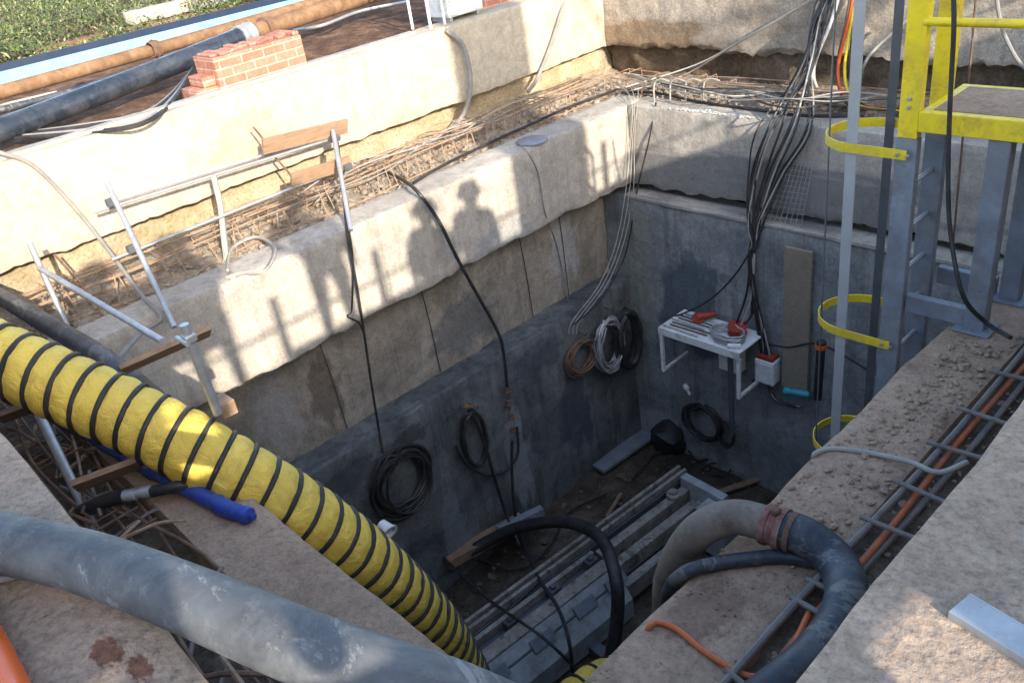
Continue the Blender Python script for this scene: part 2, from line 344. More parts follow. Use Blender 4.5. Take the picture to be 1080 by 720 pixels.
def brick():
    m, n, b = new_mat('orange_brick'); g = nd(n, 'ShaderNodeTexCoord'); s = nd(n, 'ShaderNodeSeparateXYZ'); n.links.new(g.outputs['Object'], s.inputs[0])
    ad = nd(n, 'ShaderNodeMath', operation='ADD'); n.links.new(s.outputs['X'], ad.inputs[0]); n.links.new(s.outputs['Y'], ad.inputs[1])
    cb = nd(n, 'ShaderNodeCombineXYZ'); n.links.new(ad.outputs[0], cb.inputs[0]); n.links.new(s.outputs['Z'], cb.inputs[1])
    t = nd(n, 'ShaderNodeTexBrick'); t.inputs['Scale'].default_value = 1; t.inputs['Brick Width'].default_value = .25; t.inputs['Row Height'].default_value = .085
    t.inputs['Mortar Size'].default_value = .009; t.inputs['Mortar Smooth'].default_value = .3
    t.inputs['Color1'].default_value = (.36, .135, .085, 1); t.inputs['Color2'].default_value = (.42, .185, .125, 1); t.inputs['Mortar'].default_value = (.44, .32, .23, 1)
    n.links.new(cb.outputs[0], t.inputs['Vector'])
    sp = ramp(n, noise_n(n, g.outputs['Object'], 14, 6, .7), [(.3, G2(.65)), (.7, G2(1.25))]); n.links.new(mix(n, 1.0, t.outputs['Color'], sp, 'MULTIPLY'), b.inputs['Base Color'])
    b.inputs['Roughness'].default_value = .9
    iv = nd(n, 'ShaderNodeMath', operation='SUBTRACT'); iv.inputs[0].default_value = 1; n.links.new(t.outputs['Fac'], iv.inputs[1])
    pv = bump(n, b, iv.outputs[0], .7, .012); bump(n, b, noise_n(n, g.outputs['Object'], 30, 5, .7), .4, .01, pv); return m
BRICK = brick()
def leafm(name, a, b_):
    m, n, b = new_mat(name); oi = nd(n, 'ShaderNodeNewGeometry'); c = ramp(n, oi.outputs['Random Per Island'], [(.0, a), (.8, b_), (1, (.42, .36, .2))])
    n.links.new(c, b.inputs['Base Color']); b.inputs['Roughness'].default_value = .6; b.inputs['Specular IOR Level'].default_value = .3; return m
GRASS = leafm('grass_leaf', (.05, .075, .02), (.14, .17, .05)); LEAF = leafm('tree_leaf', (.03, .055, .015), (.09, .12, .03))
BARK = soil('bark', (.07, .05, .035), (.12, .09, .065), (.18, .14, .1), 8, .8)

# ================================================================ THE SETTING
def gz(x, y):
    if x < -8.4: return -.03 + .05*noise.noise(V(x*2, y*2, 0)) + .02*noise.noise(V(x*7, y*7, 2)) - .05*max(0, min(1, (-8.5-x)*3))
    return -.03
g = MB()
g.field(-20, -8.45, -3, 16, gz, .13)
g.field(-120, -20, -60, 120, lambda x, y: -.06, 12); g.field(-20, 120, 16, 120, lambda x, y: -.06, 12); g.field(-20, 120, -60, -3, lambda x, y: -.06, 12); g.field(.9, 120, -3, 16, lambda x, y: -.06, 12)
g.field(-8.45, .9, 10.4, 16, lambda x, y: -.05, .6); g.field(-8.45, .9, -3, -.9, lambda x, y: -.05, .6)
struct('ground', g, EARTH)
m = MB(); m.field(-8, -.8, .5, 9, lambda x, y: -6.36+.03*noise.noise(V(x*1.5, y*1.5, 3))+.012*noise.noise(V(x*5, y*5, 1)), .09); struct('pit_floor', m, MUD)

# upper ring beam, one wall per side
def jag(p, seed): 
    return .45*noise.noise(V(p.x*1.1, p.y*1.1, seed))+.5*noise.noise(V(p.x*4.3, p.y*4.3, seed))+.5*abs(noise.noise(V(p.x*11, p.y*11, seed+3)))
def low_edge(z0, band, amp, seed):
    def fn(p, q):
        if p.z < z0+band:
            k = 1-(p.z-z0)/band; q = q.copy(); q.z += k*amp*jag(p, seed)
        return q
    return fn
m = MB(); m.rough((-8.7, -1.0, -.9), (-8.3, 9.5, 0), .055, .006, .03, 1, low_edge(-.9, .09, .05, 4))
single('concrete_wall', m, CREAM, 'long sunlit cream concrete wall along the far left top of the pit', 'wall')
m = MB(); m.rough((-9.0, 9.5, -.9), (1.2, 9.9, .3), .055, .03, .05, 2, low_edge(-.9, .14, .16, 9))
single('concrete_wall', m, BACKC, 'rough weathered concrete wall across the back above the rebar shelf', 'wall')
def chip_in(p, q): return q
m = MB(); m.rough((-.655, .32, -1.45), (.95, 9.5, 0), .055, .009, .028, 3)
single('concrete_slab', m, SLABC, 'gritty concrete slab top in the right foreground carrying the pale bar', 'concrete slab')
m = MB(); m.rough((-9.0, -1.0, -1.45), (.95, .32, -.004), .06, .012, .035, 4)
single('concrete_slab', m, SLABC, 'gritty concrete slab top at bottom left under the thick grey hose', 'concrete slab')
# lower ring beam
beam_fn = low_edge(-2.32, .1, .07, 2)
m = MB(); m.rough((-7.55, .9, -2.32), (-7.1, 8.82, -1.3), .055, .009, .04, 5, beam_fn)
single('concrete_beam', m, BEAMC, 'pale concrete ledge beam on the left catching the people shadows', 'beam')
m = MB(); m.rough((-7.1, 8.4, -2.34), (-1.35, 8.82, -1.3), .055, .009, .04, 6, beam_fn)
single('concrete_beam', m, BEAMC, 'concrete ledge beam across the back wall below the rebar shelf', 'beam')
m = MB(); m.rough((-1.8, .9, -2.3), (-1.34, 8.4, -1.3), .06, .014, .04, 7)
single('concrete_ledge', m, LEDGEC, 'dusty brown concrete ledge on the right under the caged ladder', 'ledge')
m = MB(); m.rough((-7.1, .9, -2.3), (-1.8, 1.33, -1.3), .06, .014, .04, 8)
single('concrete_ledge', m, LEDGEC, 'smooth brown concrete ledge below the yellow duct', 'ledge')
# troughs and soil
def rz(seed, base, a): return lambda x, y: base + a*noise.noise(V(x*4, y*4, seed)) + a*.5*noise.noise(V(x*13, y*13, seed))
m = MB(); m.field(-8.9, -7.5, .3, 9.9, lambda x, y: rz(1, -1.36, .05)(x, y)+max(0, (-8.2-x))*.25, .06); m.field(-7.5, -1.3, 8.78, 9.9, lambda x, y: rz(1, -1.37, .06)(x, y)+max(0, y-9.3)*.25, .06)
struct('rubble_shelf', m, RUBBLE)
m = MB(); m.field(-1.36, -.6, .3, 9.6, rz(2, -1.36, .035), .05); m.field(-7.5, -1.3, .3, .93, rz(3, -1.42, .05), .05); struct('trough_dirt', m, DARKDIRT)
m = MB(); m.rough((-9.3, -1, -1.7), (-8.52, 9.9, -.8), .1, .07, .1, 9); struct('soil_bank', m, OCHRE)
m = MB(); m.rough((-8.5, 9.72, -1.7), (1, 10.3, -.8), .09, .1, .1, 10); struct('soil_bank', m, BROWNSOIL)
# shaft walls
m = MB(); m.rough((-8.0, .9, -3.75), (-7.5, 8.3, -2.2), .1, .02, .03, 11)
lw = thing('shaft_wall', 'rough stained concrete wall panel on the left between ledge beam and grey lining', 'wall', (-7.75, 4.6, -3.75))
part('wall_panel', m, OLDW, lw)
for y0, y1, t in ((3.62, 3.66, 0), (5.02, 5.05, 1), (6.62, 6.66, 2), (7.35, 7.36, 2)):
    s_ = MB(); s_.tube(spline([(-7.475, y0, -2.45), (-7.475, (y0+y1)/2+.01, -3.0), (-7.475, y1, -3.64)], 6), .006, 5); part('joint', s_, BLACKR, lw)
m = MB(); m.rough((-7.8, .9, -6.5), (-7.12, 8.25, -3.66), .1, .02, .05, 12)
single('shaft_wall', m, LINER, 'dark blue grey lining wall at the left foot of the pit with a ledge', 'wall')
m = MB(); m.rough((-7.5, 8.22, -6.5), (-1.35, 8.75, -2.46), .1, .016, .05, 13)
single('shaft_wall', m, BACKL, 'streaked grey lining wall at the back behind the white worktable', 'wall')
m = MB(); m.rough((-7.1, 8.195, -2.47), (-1.8, 8.5, -2.425), .05, .008, .02, 19); single('mortar_ledge', m, BEAMC, 'pale dusty mortar strip along the top of the back lining', 'ledge')
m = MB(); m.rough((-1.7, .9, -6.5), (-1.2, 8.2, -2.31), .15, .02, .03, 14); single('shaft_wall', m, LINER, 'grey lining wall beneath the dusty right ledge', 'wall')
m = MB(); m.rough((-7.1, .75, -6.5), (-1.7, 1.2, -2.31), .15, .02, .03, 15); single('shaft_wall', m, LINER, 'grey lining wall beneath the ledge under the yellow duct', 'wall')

# stones: nobody could count them
def stones(n, x0, x1, y0, y1, zf, r0, r1, seed, bias=None):
    b = MB(); rn = random.Random(seed)
    for k in range(n):
        x, y = rn.uniform(x0, x1), rn.uniform(y0, y1)
        if bias and rn.random() > bias(x, y): continue
        r = r0+(r1-r0)*rn.random()**3; b.stone((x, y, zf(x, y)+r*.25), r, seed*1000+k)
    return b
b = stones(1500, -1.76, -1.36, 2.6, 5.2, lambda x, y: -1.298, .004, .026, 3, lambda x, y: .12+.88*max(0, 1-((x+1.5)/.22)**2)*max(0, 1-abs(y-4.2)/1.0))
b2 = stones(500, -1.3, -.68, 1.2, 6.5, lambda x, y: -1.355, .008, .026, 4); b.add(b2.v, b2.f)
b2 = stones(500, -1.78, -1.36, 1.4, 5.2, lambda x, y: -1.297, .003, .01, 14); b.add(b2.v, b2.f)
single('gravel', b, LEDGEC, 'loose stones and grit strewn over the right ledge and its trough', 'gravel', kind='stuff')
b = stones(1800, -8.4, -7.55, 1, 9.4, lambda x, y: -1.35, .008, .045, 5); b2 = stones(1800, -7.6, -1.4, 8.84, 9.7, lambda x, y: -1.35, .01, .06, 6); b.add(b2.v, b2.f)
single('rubble', b, RUBBLE, 'broken pale rubble lying along the rebar shelf', 'rubble', kind='stuff')
b = MB(); rn = random.Random(5)
for k in range(170):
    x, y = -5.85+rn.gauss(0, .35), 8.42+abs(rn.gauss(0, .05)); r = rn.uniform(.006, .02); b.stone((x, y, -1.295), r, 700+k, .4)
single('rubble', b, CHALK, 'heap of whitish lumps spilled on the back ledge beam', 'rubble', kind='stuff')

# grass and weeds behind the pipes
b = MB(); rn = random.Random(11)
for k in range(60000):
    x, y = -13.0-17*rn.random()**1.5, rn.uniform(1.5, 10.5)
    edge_n = noise.noise(V(x*.8, y*.8, 5)); cl_ = noise.noise(V(x*1.7, y*1.7, 31)); big = max(0, .25+edge_n+.9*cl_)
    if noise.noise(V(x*.9, y*.9, 9)) < -.38 and rn.random() < .8: continue
    if x > -13.3+.45*edge_n: continue
    straw = rn.random() < .06
    h = (.05+.12*rn.random())*(1+.6*cl_); z0 = rn.uniform(-.05, .12)+rn.random()**.6*.55*big
    a = rn.uniform(0, 6.28); d = V(math.cos(a), math.sin(a), rn.uniform(-.3, 1.1)).normalized(); w = d.cross(V(0, 0, 1)).normalized()*rn.uniform(.006, .024)
    if straw: h *= 3; w *= .25; d = (d+V(0, 0, .8)).normalized()
    p = V(x, y, z0); q = p+d*h*.55; e = p+d*h+V(0, 0, -.3*h)
    b.add([p-w*.4, p+w*.4, q+w, q-w, e], [(0, 1, 2, 3), (3, 2, 4)])
single('grass', b, GRASS, 'thick tangled green weeds beyond the blue channel', 'grass', kind='stuff')
# pale rubble kerb in the weeds
for k, (p, q) in enumerate((((135, 20), (198, 4)), ((203, 3), (236, -5)))):
    a_, b_ = at(*p, z=.22), at(*q, z=.22); m = MB()
    M = Matrix.Translation(a_) @ (b_-a_).to_track_quat('X', 'Z').to_matrix().to_4x4()
    m.rough((0, -.14, -.12), ((b_-a_).length, .14, .1), .1, .03, .08, 30+k); 
    m.v = [M @ p_ for p_ in m.v]
    single('kerb_stone', m, BEAMC, ('long', 'short')[k]+' broken pale kerb stone lying in the weeds at the top left', 'kerb stone')

# ================================================================ PIPES AT THE TOP LEFT
def pipe(name, label, cat, pts, r, mat, seg=8, n=16, **k):
    m = MB(); m.tube(spline(pts, seg), r, n); return single(name, m, mat, label, cat, **k)
def ext(a, b, t0, t1):
    return a.lerp(b, t0), a.lerp(b, t1)
# soil sleeper behind
a_, b_ = ext(at(0, 66, z=.05), at(285, 2, z=.05), -.2, 1.4)
m = MB(); m.beam(a_, b_, .25, .16); single('timber_sleeper', m, RUSTPIPE, 'long brown timber lying between the weeds and the pale blue channel', 'timber')
# channel: web and two flanges, open side up
a_, b_ = ext(at(0, 82, z=.1), at(330, -1, z=.1), -.2, 1.5); ch = thing('steel_channel', 'long pale blue steel channel lying beside the rusty pipe', 'channel', a_)
m = MB(); m.beam(a_+V(.14, 0, -.01), b_+V(.14, 0, -.01), .02, .18); m.beam(a_+V(0, 0, -.09), b_+V(0, 0, -.09), .28, .02); part('trough', m, LBLUE, ch)
m = MB(); m.beam(a_+V(-.16, 0, .0), b_+V(-.16, 0, .0), .03, .27); part('back_flange', m, CHANSHADE, ch, 'dark blue back flange')  # channel's inner shadow painted as a taller navy flange
a_, b_ = ext(at(0, 97, z=.2), at(330, 3, z=.2), -.2, 1.4); pp_ = thing('steel_pipe', 'long rusty orange pipe with a welded collar beside the blue channel', 'pipe', a_)
m = MB(); m.tube(spline([a_, a_.lerp(b_, .5)+V(0, 0, -.02), b_], 10), .075, 18); part('tube', m, RUSTPIPE, pp_)
c_ = at(163, 52, z=.2); d_ = (b_-a_).normalized(); m = MB(); m.lathe([(.085, -.06), (.1, -.05), (.1, -.01), (.115, 0), (.1, .01), (.1, .05), (.085, .06)], c_, 18, d_); part('collar', m, RUST, pp_)
A, B = at(0, 137, z=.12), at(268, 34, z=.25); P0, P1 = ext(A, B, -.3, .955)
bp = thing('plastic_pipe', 'thick black pipe ending in a silver coupling behind the brick pier', 'pipe', P0)
m = MB(); m.tube(spline([P0, A.lerp(B, .4)+V(0, 0, -.015), P1], 12), .11, 24); part('tube', m, PIPEB, bp)
m = MB(); d_ = (B-A).normalized(); m.lathe([(.11, -.1), (.128, -.1), (.128, -.03), (.122, -.02), (.122, .02), (.128, .03), (.128, .1), (.11, .1)], P1, 24, d_); part('coupling', m, GALV, bp)
q0 = P1+d_*.1; q1 = at(420, -14, z=.25)
rp = thing('steel_pipe', 'short rusty pipe with a flange leaving the silver coupling above the brick pier', 'pipe', q0)
m = MB(); m.tube(spline([q0, q0.lerp(q1, .5), q1], 8), .098, 20); part('tube', m, RUSTPIPE, rp)
m = MB(); m.lathe([(.098, -.02), (.135, -.02), (.135, .02), (.098, .02)], q0+(q1-q0).normalized()*.22, 18, (q1-q0)); part('flange', m, RUST, rp)
pipe('thin_pipe', 'thin black pipe lying on the earth between the rusty and the black pipe', 'pipe', [at(-60, 132, z=.06), at(90, 92, z=.06), at(180, 60, z=.06)], .035, BLACKP)
pipe('thin_rod', 'thin pale rusty rod on the earth at the far left edge', 'rod', [at(-30, 118, z=.05), at(60, 97, z=.05)], .014, WIRE, n=6)
pipe('thin_pipe', 'thin grey pipe running to the right behind the brick pier', 'pipe', [at(310, 32, z=.05), at(340, 27, z=.1), at(380, 12, z=.1), at(430, 2, z=.12)], .02, GALV, n=8)
for k in range(6):
    o_ = k*.035; c_ = (GREYCABLE, BLACKR, BLACKR)[k % 3]
    pipe('cable', 'one of the sagging cables tied below the black pipe beside the pier', 'cable', [at(15, 141+k, z=.02), at(90, 131+k*2, z=.0), at(150, 119+k*2.5, z=.0), at(182, 97+k*2, z=.03), at(206, 68, z=.12)], .012+.004*(k % 2), c_, n=6, group='cables sagging below the black pipe')
# brick pier
bp_ = thing('brick_pier', 'broken orange brick pier with a ragged top on the left wall', 'brick pier', (-8.66, 4.35, -.05))
m = MB(); m.box((-8.9, 3.84, -.1), (-8.45, 4.86, .32), None, .006)
part('brickwork', m, BRICK, bp_)
rn = random.Random(3)
for k in range(13):
    m = MB(); y = 3.86+.078*k; h = rn.uniform(.015, .038); m.box((-8.9+rn.uniform(0, .1), y, .322), (-8.47-rn.uniform(0, .16), y+.072, .322+h), Matrix.Translation((0, 0, 0)), .005); part('top_brick', m, BRICK, bp_)
m = MB(); m.box((-8.86, 3.6, -.1), (-8.5, 3.838, .06), None, .01); m.box((-8.84, 3.70, .062), (-8.52, 3.838, .16), None, .01); part('stepped_brick', m, BRICK, bp_)
m = MB(); m.rough((-9.25, 7.5, -.05), (-8.6, 10.4, .12), .1, .02, .04, 17); single('brick_paving', m, BRICK, 'low red brick course on the wall top behind the white cabinet', 'bricks')
# timber strip on the wall edge
m = MB(); m.beam((-8.42, .6, .016), (-8.44, 6.3, .016), .12, .03); single('timber_strip', m, BEAMC, 'long thin pale timber strip lying along the edge of the left wall', 'timber strip')
# white cabinet with its stand
cb = thing('electric_cabinet', 'white metal cabinet standing on the left wall top', 'cabinet', (-8.6, 7.15, 0))
m = MB(); m.box((-8.84, 6.86, .05), (-8.42, 7.42, .75), None, .012); part('cabinet_body', m, WHITEP, cb)
m = MB(); m.box((-8.418, 6.88, .08), (-8.405, 7.40, .73), None, .004); part('door', m, WHITEP, cb)
m = MB(); m.box((-8.403, 7.06, .26), (-8.399, 7.24, .268)); part('scratch', m, ORANGE, cb)
for y in (6.9, 7.34): m = MB(); m.box((-8.8, y, 0), (-8.46, y+.04, .048)); part('foot', m, GALV, cb)
fr = thing('tube_stand', 'white tubular frame standing left of the white cabinet', 'frame', (-8.5, 6.6, 0))
for p in ((-8.45, 6.58), (-8.45, 6.8), (-8.8, 6.58)):
    m = MB(); m.tube([(p[0], p[1], -.02), (p[0], p[1], 1.0)], .018, 10); part('leg', m, WHITEP, fr)
m = MB(); m.tube([(-8.45, 6.58, .32), (-8.45, 6.8, .32)], .014, 8); m.tube([(-8.45, 6.58, .95), (-8.45, 6.8, .95)], .014, 8); part('crossbar', m, WHITEP, fr)

# ================================================================ REBAR
def stirrup_mb(c, w, h, axis, r=.006, tilt=0):
    c = Vector(c); u = V(1, 0, 0) if axis == 'y' else V(0, 1, 0); z = V(0, 0, 1); t = V(0, 1, 0)*tilt if axis == 'y' else V(1, 0, 0)*tilt
    pts = [c-u*w/2, c+u*w/2, c+u*w/2+z*h+t, c-u*w/2+z*h+t, c-u*w/2+z*.01]
    m = MB(); m.tube(pts, r, 5, smooth=False); return m
def cage(name, label, axis, a0, a1, c, w, h, step, seed, rbar=.009, mat=TANBAR, jit=.03, skip=.0):
    rn = random.Random(seed); mk = (lambda t, cx, z: V(cx, t, z)) if axis == 'y' else (lambda t, cx, z: V(t, cx, z))
    root = thing(name, label, 'rebar cage', mk((a0+a1)/2, c, -1.36))
    z0 = -1.36
    for (dx, dz) in ((-w/2, .03), (w/2, .03), (w/2, h), (-w/2, h), (0, h+.01), (w*.2, h-.02), (-w*.25, h+.03)):
        m = MB(); pts = [mk(a0+(a1-a0)*k/7, c+dx+rn.uniform(-jit, jit), z0+dz+rn.uniform(-jit, jit)*.6) for k in range(8)]
        m.tube(spline(pts, 6), rbar, 6); part('long_bar', m, mat, root)
    n = int((a1-a0)/step); protos = [part('stirrup', stirrup_mb(mk(a0, c, z0), w+rn.uniform(-.02, .04), h+rn.uniform(-.03, .05), axis, .0065, rn.uniform(-.08, .08)), mat, root) for k in range(5)]
    for k in range(5, n):
        if rn.random() < skip: continue
        dup_part(protos[k % 5], mk(step*k+rn.uniform(-.05, .05), rn.uniform(-.02, .02), rn.uniform(-.03, .01)))
    for k in range(1, 5): protos[k].location += mk(step*k, 0, 0)
    return root
cage('rebar_cage', 'rusty bent rebar cage lying along the shelf under the sunlit left wall', 'y', 1.3, 9.0, -7.95, .42, .27, .17, 1, skip=.15, jit=.05)
cage('rebar_cage', 'rusty rebar cage lying along the back shelf behind the hanging cables', 'x', -7.7, -1.5, 9.05, .4, .24, .24, 2, skip=.2)
cage('rebar_cage', 'rebar cage sunk in the trough at bottom left below the brown board', 'x', -7.2, -1.3, .62, .42, .1, .21, 3, rbar=.011, mat=RUST, jit=.07, skip=.35)
tr_ = [o for o in bpy.data.objects if o.type == 'EMPTY' and 'bottom left below' in o.get('label', '')][0]; rn = random.Random(91)
for k in range(34):
    x, y = rn.uniform(-6.2, -2.6), rn.uniform(.42, .86); a = rn.gauss(0, .55)+(1.57 if rn.random() < .3 else 0); L = rn.uniform(.25, .8)
    dx, dy = math.cos(a)*L/2, math.sin(a)*min(L, .45)/2; z = rn.uniform(-1.36, -1.2)
    m = MB(); m.tube(spline([(x-dx, max(.36, y-dy), z+rn.uniform(-.04, .04)), (x, y, z+rn.uniform(-.03, .05)), (x+dx, min(.94, y+dy), z+rn.uniform(-.04, .04))], 4), rn.uniform(.007, .014), 6); part('loose_bar', m, (REBARG, RUST, TANBAR)[k % 3], tr_)
# pale bent hooks on the back shelf
for k, px in enumerate((690, 707, 723, 742)):
    p = at(px, 108, z=-1.3); m = MB(); m.tube(spline([p, p+V(0, .02, .22), p+V(.08, .04, .28), p+V(.2, .05, .26)], 5), .012, 6)
    single('bent_bar', m, WIRE, 'pale bent starter bar standing up from the back ledge', 'rebar', 'pale starter bars on the back ledge')
# right hand ladder of bars in the trough with its orange conduit
rl = thing('rebar_ladder', 'ladder of grey steel bars laid in the trough along the right slab', 'rebar ladder', (-1.1, 3.5, -1.36))
for dx, z in ((-1.31, -1.27), (-1.02, -1.27), (-1.22, -1.33)):
    m = MB(); m.tube(spline([(dx+.0, .4, z), (dx-.02, 2.2, z+.02), (dx+.02, 4.0, z), (dx, 6.5, z+.01), (dx, 9, z)], 6), .017, 8); part('long_bar', m, REBARG, rl)
for k, y in enumerate([1.45, 1.95, 2.45, 2.62, 3.12, 3.45, 3.8, 4.2, 4.6, 5.05, 5.5, 6.0]):
    m = MB(); m.tube([(-1.36, y+random.uniform(-.04, .04), -1.245), (-.72, y+random.uniform(-.08, .08), -1.25)], .013, 7); part('cross_bar', m, REBARG, rl)
pipe('conduit', 'orange conduit threaded along the bars in the right trough', 'conduit', [(-1.2, .3, -1.3), (-1.22, 1.6, -1.3), (-1.25, 2.4, -1.3), (-1.24, 3.1, -1.295), (-1.26, 4.2, -1.3), (-1.22, 6, -1.3)], .017, CONDUIT, n=10)

# ================================================================ SCAFFOLD GUARD ON THE LEFT SHELF
def tube2(p, q, r=.024): m = MB(); m.tube([p, p.lerp(q, .5), q], r, 10); return m
gr = thing('guard_rail', 'scaffold tube guard rail with two boards leaning at the sunlit left wall', 'guard rail', at(182, 340, z=-1.3))
pA, pA2 = at(184, 345, z=-1.3), at(113, 193, x=-7.85); part('post', tube2(pA, pA2), GALV, gr)
pC, pC2 = at(370, 243, z=-1.3), at(351, 138, x=-7.88); part('post', tube2(pC, pC2), GALV, gr)
for p, q, x in (((100, 224), (352, 146), -8.0), ((118, 213), (300, 157), -8.05), ((118, 274), (372, 173), -7.75)):
    part('rail', tube2(at(*p, x=x), at(*q, x=x), .015), GALV, gr)
m = MB(); p, q = at(277, 155, x=-7.93), at(366, 133, x=-7.93); m.beam(p, q, .03, .16, V(.3, 0, 1)); part('board', m, WOOD, gr)
m = MB(); p, q = at(307, 190, x=-7.72), at(368, 171, x=-7.72); m.beam(p, q, .03, .14, V(.3, 0, 1)); part('board', m, WOOD, gr)
for p in ((118, 213, -7.9), (140, 262, -7.72), (352, 146, -7.92), (366, 176, -7.72)):
    c = at(p[0], p[1], x=p[2]); m = MB(); m.box(c-V(.035, .05, .035), c+V(.035, .05, .035), None, .008); part('clamp', m, DARKST, gr)
m = MB(); m.tube(spline([at(225, 185, x=-7.9), at(232, 215, x=-7.85), at(236, 250, x=-7.7), at(240, 280, x=-7.6), at(245, 292, z=-1.28)], 6), .03, 7); single('rope', m, WIRE, 'cream rope hanging from the guard rail down to the rebar', 'rope')
pipe('rope_coil', 'loose cream rope looped on the rubble at the foot of the guard rail', 'rope', [at(240, 285, z=-1.27), at(245, 262, z=-1.27), at(270, 250, z=-1.25), at(290, 262, z=-1.25), at(280, 285, z=-1.26), at(255, 288, z=-1.26), at(238, 293, z=-1.27)], .016, WIRE, n=6)
# second guard in front: post, brace and bearers over the near trough
g2 = thing('guard_rail', 'scaffold posts and brown boards around the yellow duct at the near corner', 'guard rail', at(100, 560, z=-1.3))
pD, pD2 = at(230, 436, y=1.42), at(194, 342, y=1.42); part('post', tube2(pD, pD2, .028), GALV, g2)
pE, pE2 = at(102, 562, z=-1.38), at(30, 414, d=5.7); part('post', tube2(pE, pE2, .03), GALV, g2)
pB, pB2 = at(78, 360, z=-1.3), at(31, 256, x=-7.5); part('post', tube2(pB, pB2), GALV, g2)
part('brace', tube2(at(42, 283, x=-7.42), at(172, 360, y=1.5), .024), GALV, g2)
for p, q, z, w in (((126, 391), (221, 349), -1.0, .13), ((78, 513), (148, 487), -1.1, .17), ((0, 441), (45, 424), -1.1, .15)):
    m = MB(); a_, b_ = at(*p, z=z), at(*q, z=z); m.beam(a_, b_, .035, w, V(1, 0, 1.0)); part('board', m, WOODD if z < -1 else WOOD, g2)
c = at(200, 356, y=1.42); m = MB(); m.box(c-V(.034, .034, .025), c+V(.034, .034, .025), None, .008); m.tube([c-V(.07, .045, 0), c+V(.07, -.045, 0)], .014, 8); part('clamp', m, GALV, g2)
c = at(236, 428, y=1.5); m = MB(); m.box(c-V(.07, .05, .05), c+V(.07, .05, .05), Matrix.Rotation(0, 4, 'Z'), .006); single('wood_block', m, WOOD, 'small orange brown wood block at the foot of the post beside the duct', 'wood block')
for k, (p, q) in enumerate((((267, 134), (284, 157)), ((290, 166), (312, 192)), ((385, 168), (372, 182)), ((57, 268), (88, 305)))):
    m = MB(); m.tube(spline([at(*p, x=-8.05), at((p[0]+q[0])/2+1, (p[1]+q[1])/2, x=-8.02), at(*q, x=-8.0)], 4), .012, 6)
    single('steel_rod', m, RUST, ('short thin rod poking up at the upper board end', 'bent rod below the upper board', 'short rusty rod slanting right of the guard rail post', 'rusty rod standing near the leftmost scaffold post')[k], 'rod')

# ================================================================ HOSES AND CABLES
def hose(label, pts, r, mat, name='hose', cat='hose', n=8, seg=8, group=None):
    return pipe(name, label, cat, pts, r, mat, seg, n, group=group)
hose('grey hose looping from the left wall down to the trough near corner', [at(-30, 150, x=-8.35), at(0, 161, x=-8.28), at(35, 175, x=-8.27), at(75, 215, x=-8.25), at(110, 258, x=-8.1), at(150, 312, z=-1.2), at(170, 335, z=-1.26), at(150, 350, z=-1.27), at(125, 378, z=-1.27)], .019, GREYCABLE)
hose('black hose drooping over the left ledge beam to the chain coupling', [at(405, 180, z=-1.3), at(425, 190, z=-1.27), at(440, 202, x=-7.07), at(462, 232, x=-7.02), at(482, 272, x=-7.0), at(503, 310, x=-7.0), at(525, 350, x=-7.0), at(531, 372, x=-7.0), at(535, 408, x=-7.02)], .02, BLACKR)
# coupling
cp = thing('hose_coupling', 'rusty chain of hose couplings hanging on the dark left lining', 'coupling', at(540, 455, x=-7.05))
for k in range(4):
    a_, b_ = at(535+k*1.8, 408+k*14, x=-7.03), at(536.5+k*1.8, 420+k*14, x=-7.03); m = MB()
    m.lathe([(.0, 0), (.026, 0), (.032, .02), (.026, .05), (.04, .055), (.04, .075), (.02, .085), (.0, .086)], a_, 10, b_-a_); part('fitting', m, RUST, cp)
hose('black hose falling from the rusty coupling to the pit floor', [at(540, 465, x=-7.02), at(540, 500, x=-6.98), at(543, 540, x=-6.95), at(548, 560, z=-6.2)], .02, BLACKR)
hose('thin black cable looping down the left beam face to the round coil', [at(356, 150, x=-7.8), at(362, 200, x=-7.6), at(366, 245, x=-7.06), at(376, 300, x=-7.03), at(383, 345, x=-7.06), at(391, 400, x=-7.08), at(399, 450, x=-7.08), at(404, 478, x=-7.02)], .014, BLACKR)
hose('second thin black cable with a slack kink below the guard rail post', [at(368, 242, x=-7.07), at(372, 275, x=-7.05), at(371, 325, x=-7.1), at(366, 333, x=-7.1), at(378, 340, x=-7.08), at(384, 352, x=-7.08)], .01, BLACKR)
hose('grey hose arching over the left wall beside the white cabinet', [at(470, 32, x=-8.28), at(488, 48, x=-8.22), at(496, 80, x=-8.2), at(494, 108, x=-8.2), at(484, 128, x=-8.2), at(470, 141, x=-8.1)], .028, GREYCABLE)
hose('straight grey hose slanting down the left wall right of the cabinet', [at(598, -10, x=-8.4), at(592, 12, x=-8.27), at(580, 50, x=-8.25), at(567, 82, x=-8.22), at(557, 97, x=-8.1)], .024, GREYCABLE)
hose('dark hose lying along the left ledge beam edge', [at(436, 193, z=-1.28), at(470, 173, z=-1.28), at(520, 149, z=-1.28), at(560, 131, z=-1.28), at(600, 113, z=-1.28), at(650, 95, z=-1.28)], .018, BLACKR)
hose('dark hose lying along the back ledge beam edge', [at(655, 98, z=-1.28), at(690, 98, z=-1.28), at(740, 108, z=-1.28), at(800, 116, z=-1.28), at(850, 122, z=-1.28), at(900, 122, z=-1.28)], .018, BLACKR)
hose('thin grey cable curving down the left beam face below the flat lid', [at(545, 150, z=-1.28), at(557, 162, z=-1.27), at(568, 185, x=-7.07), at(575, 225, x=-7.07), at(588, 262, x=-7.45), at(600, 320, x=-7.45)], .009, GREYCABLE)
m = MB(); c = at(561, 149, z=-1.29); m.lathe([(0, 0), (.19, 0), (.19, .012), (.17, .02), (0, .024)], c, 20); single('round_lid', m, GREYST, 'flat grey round lid lying on the left ledge beam', 'lid')
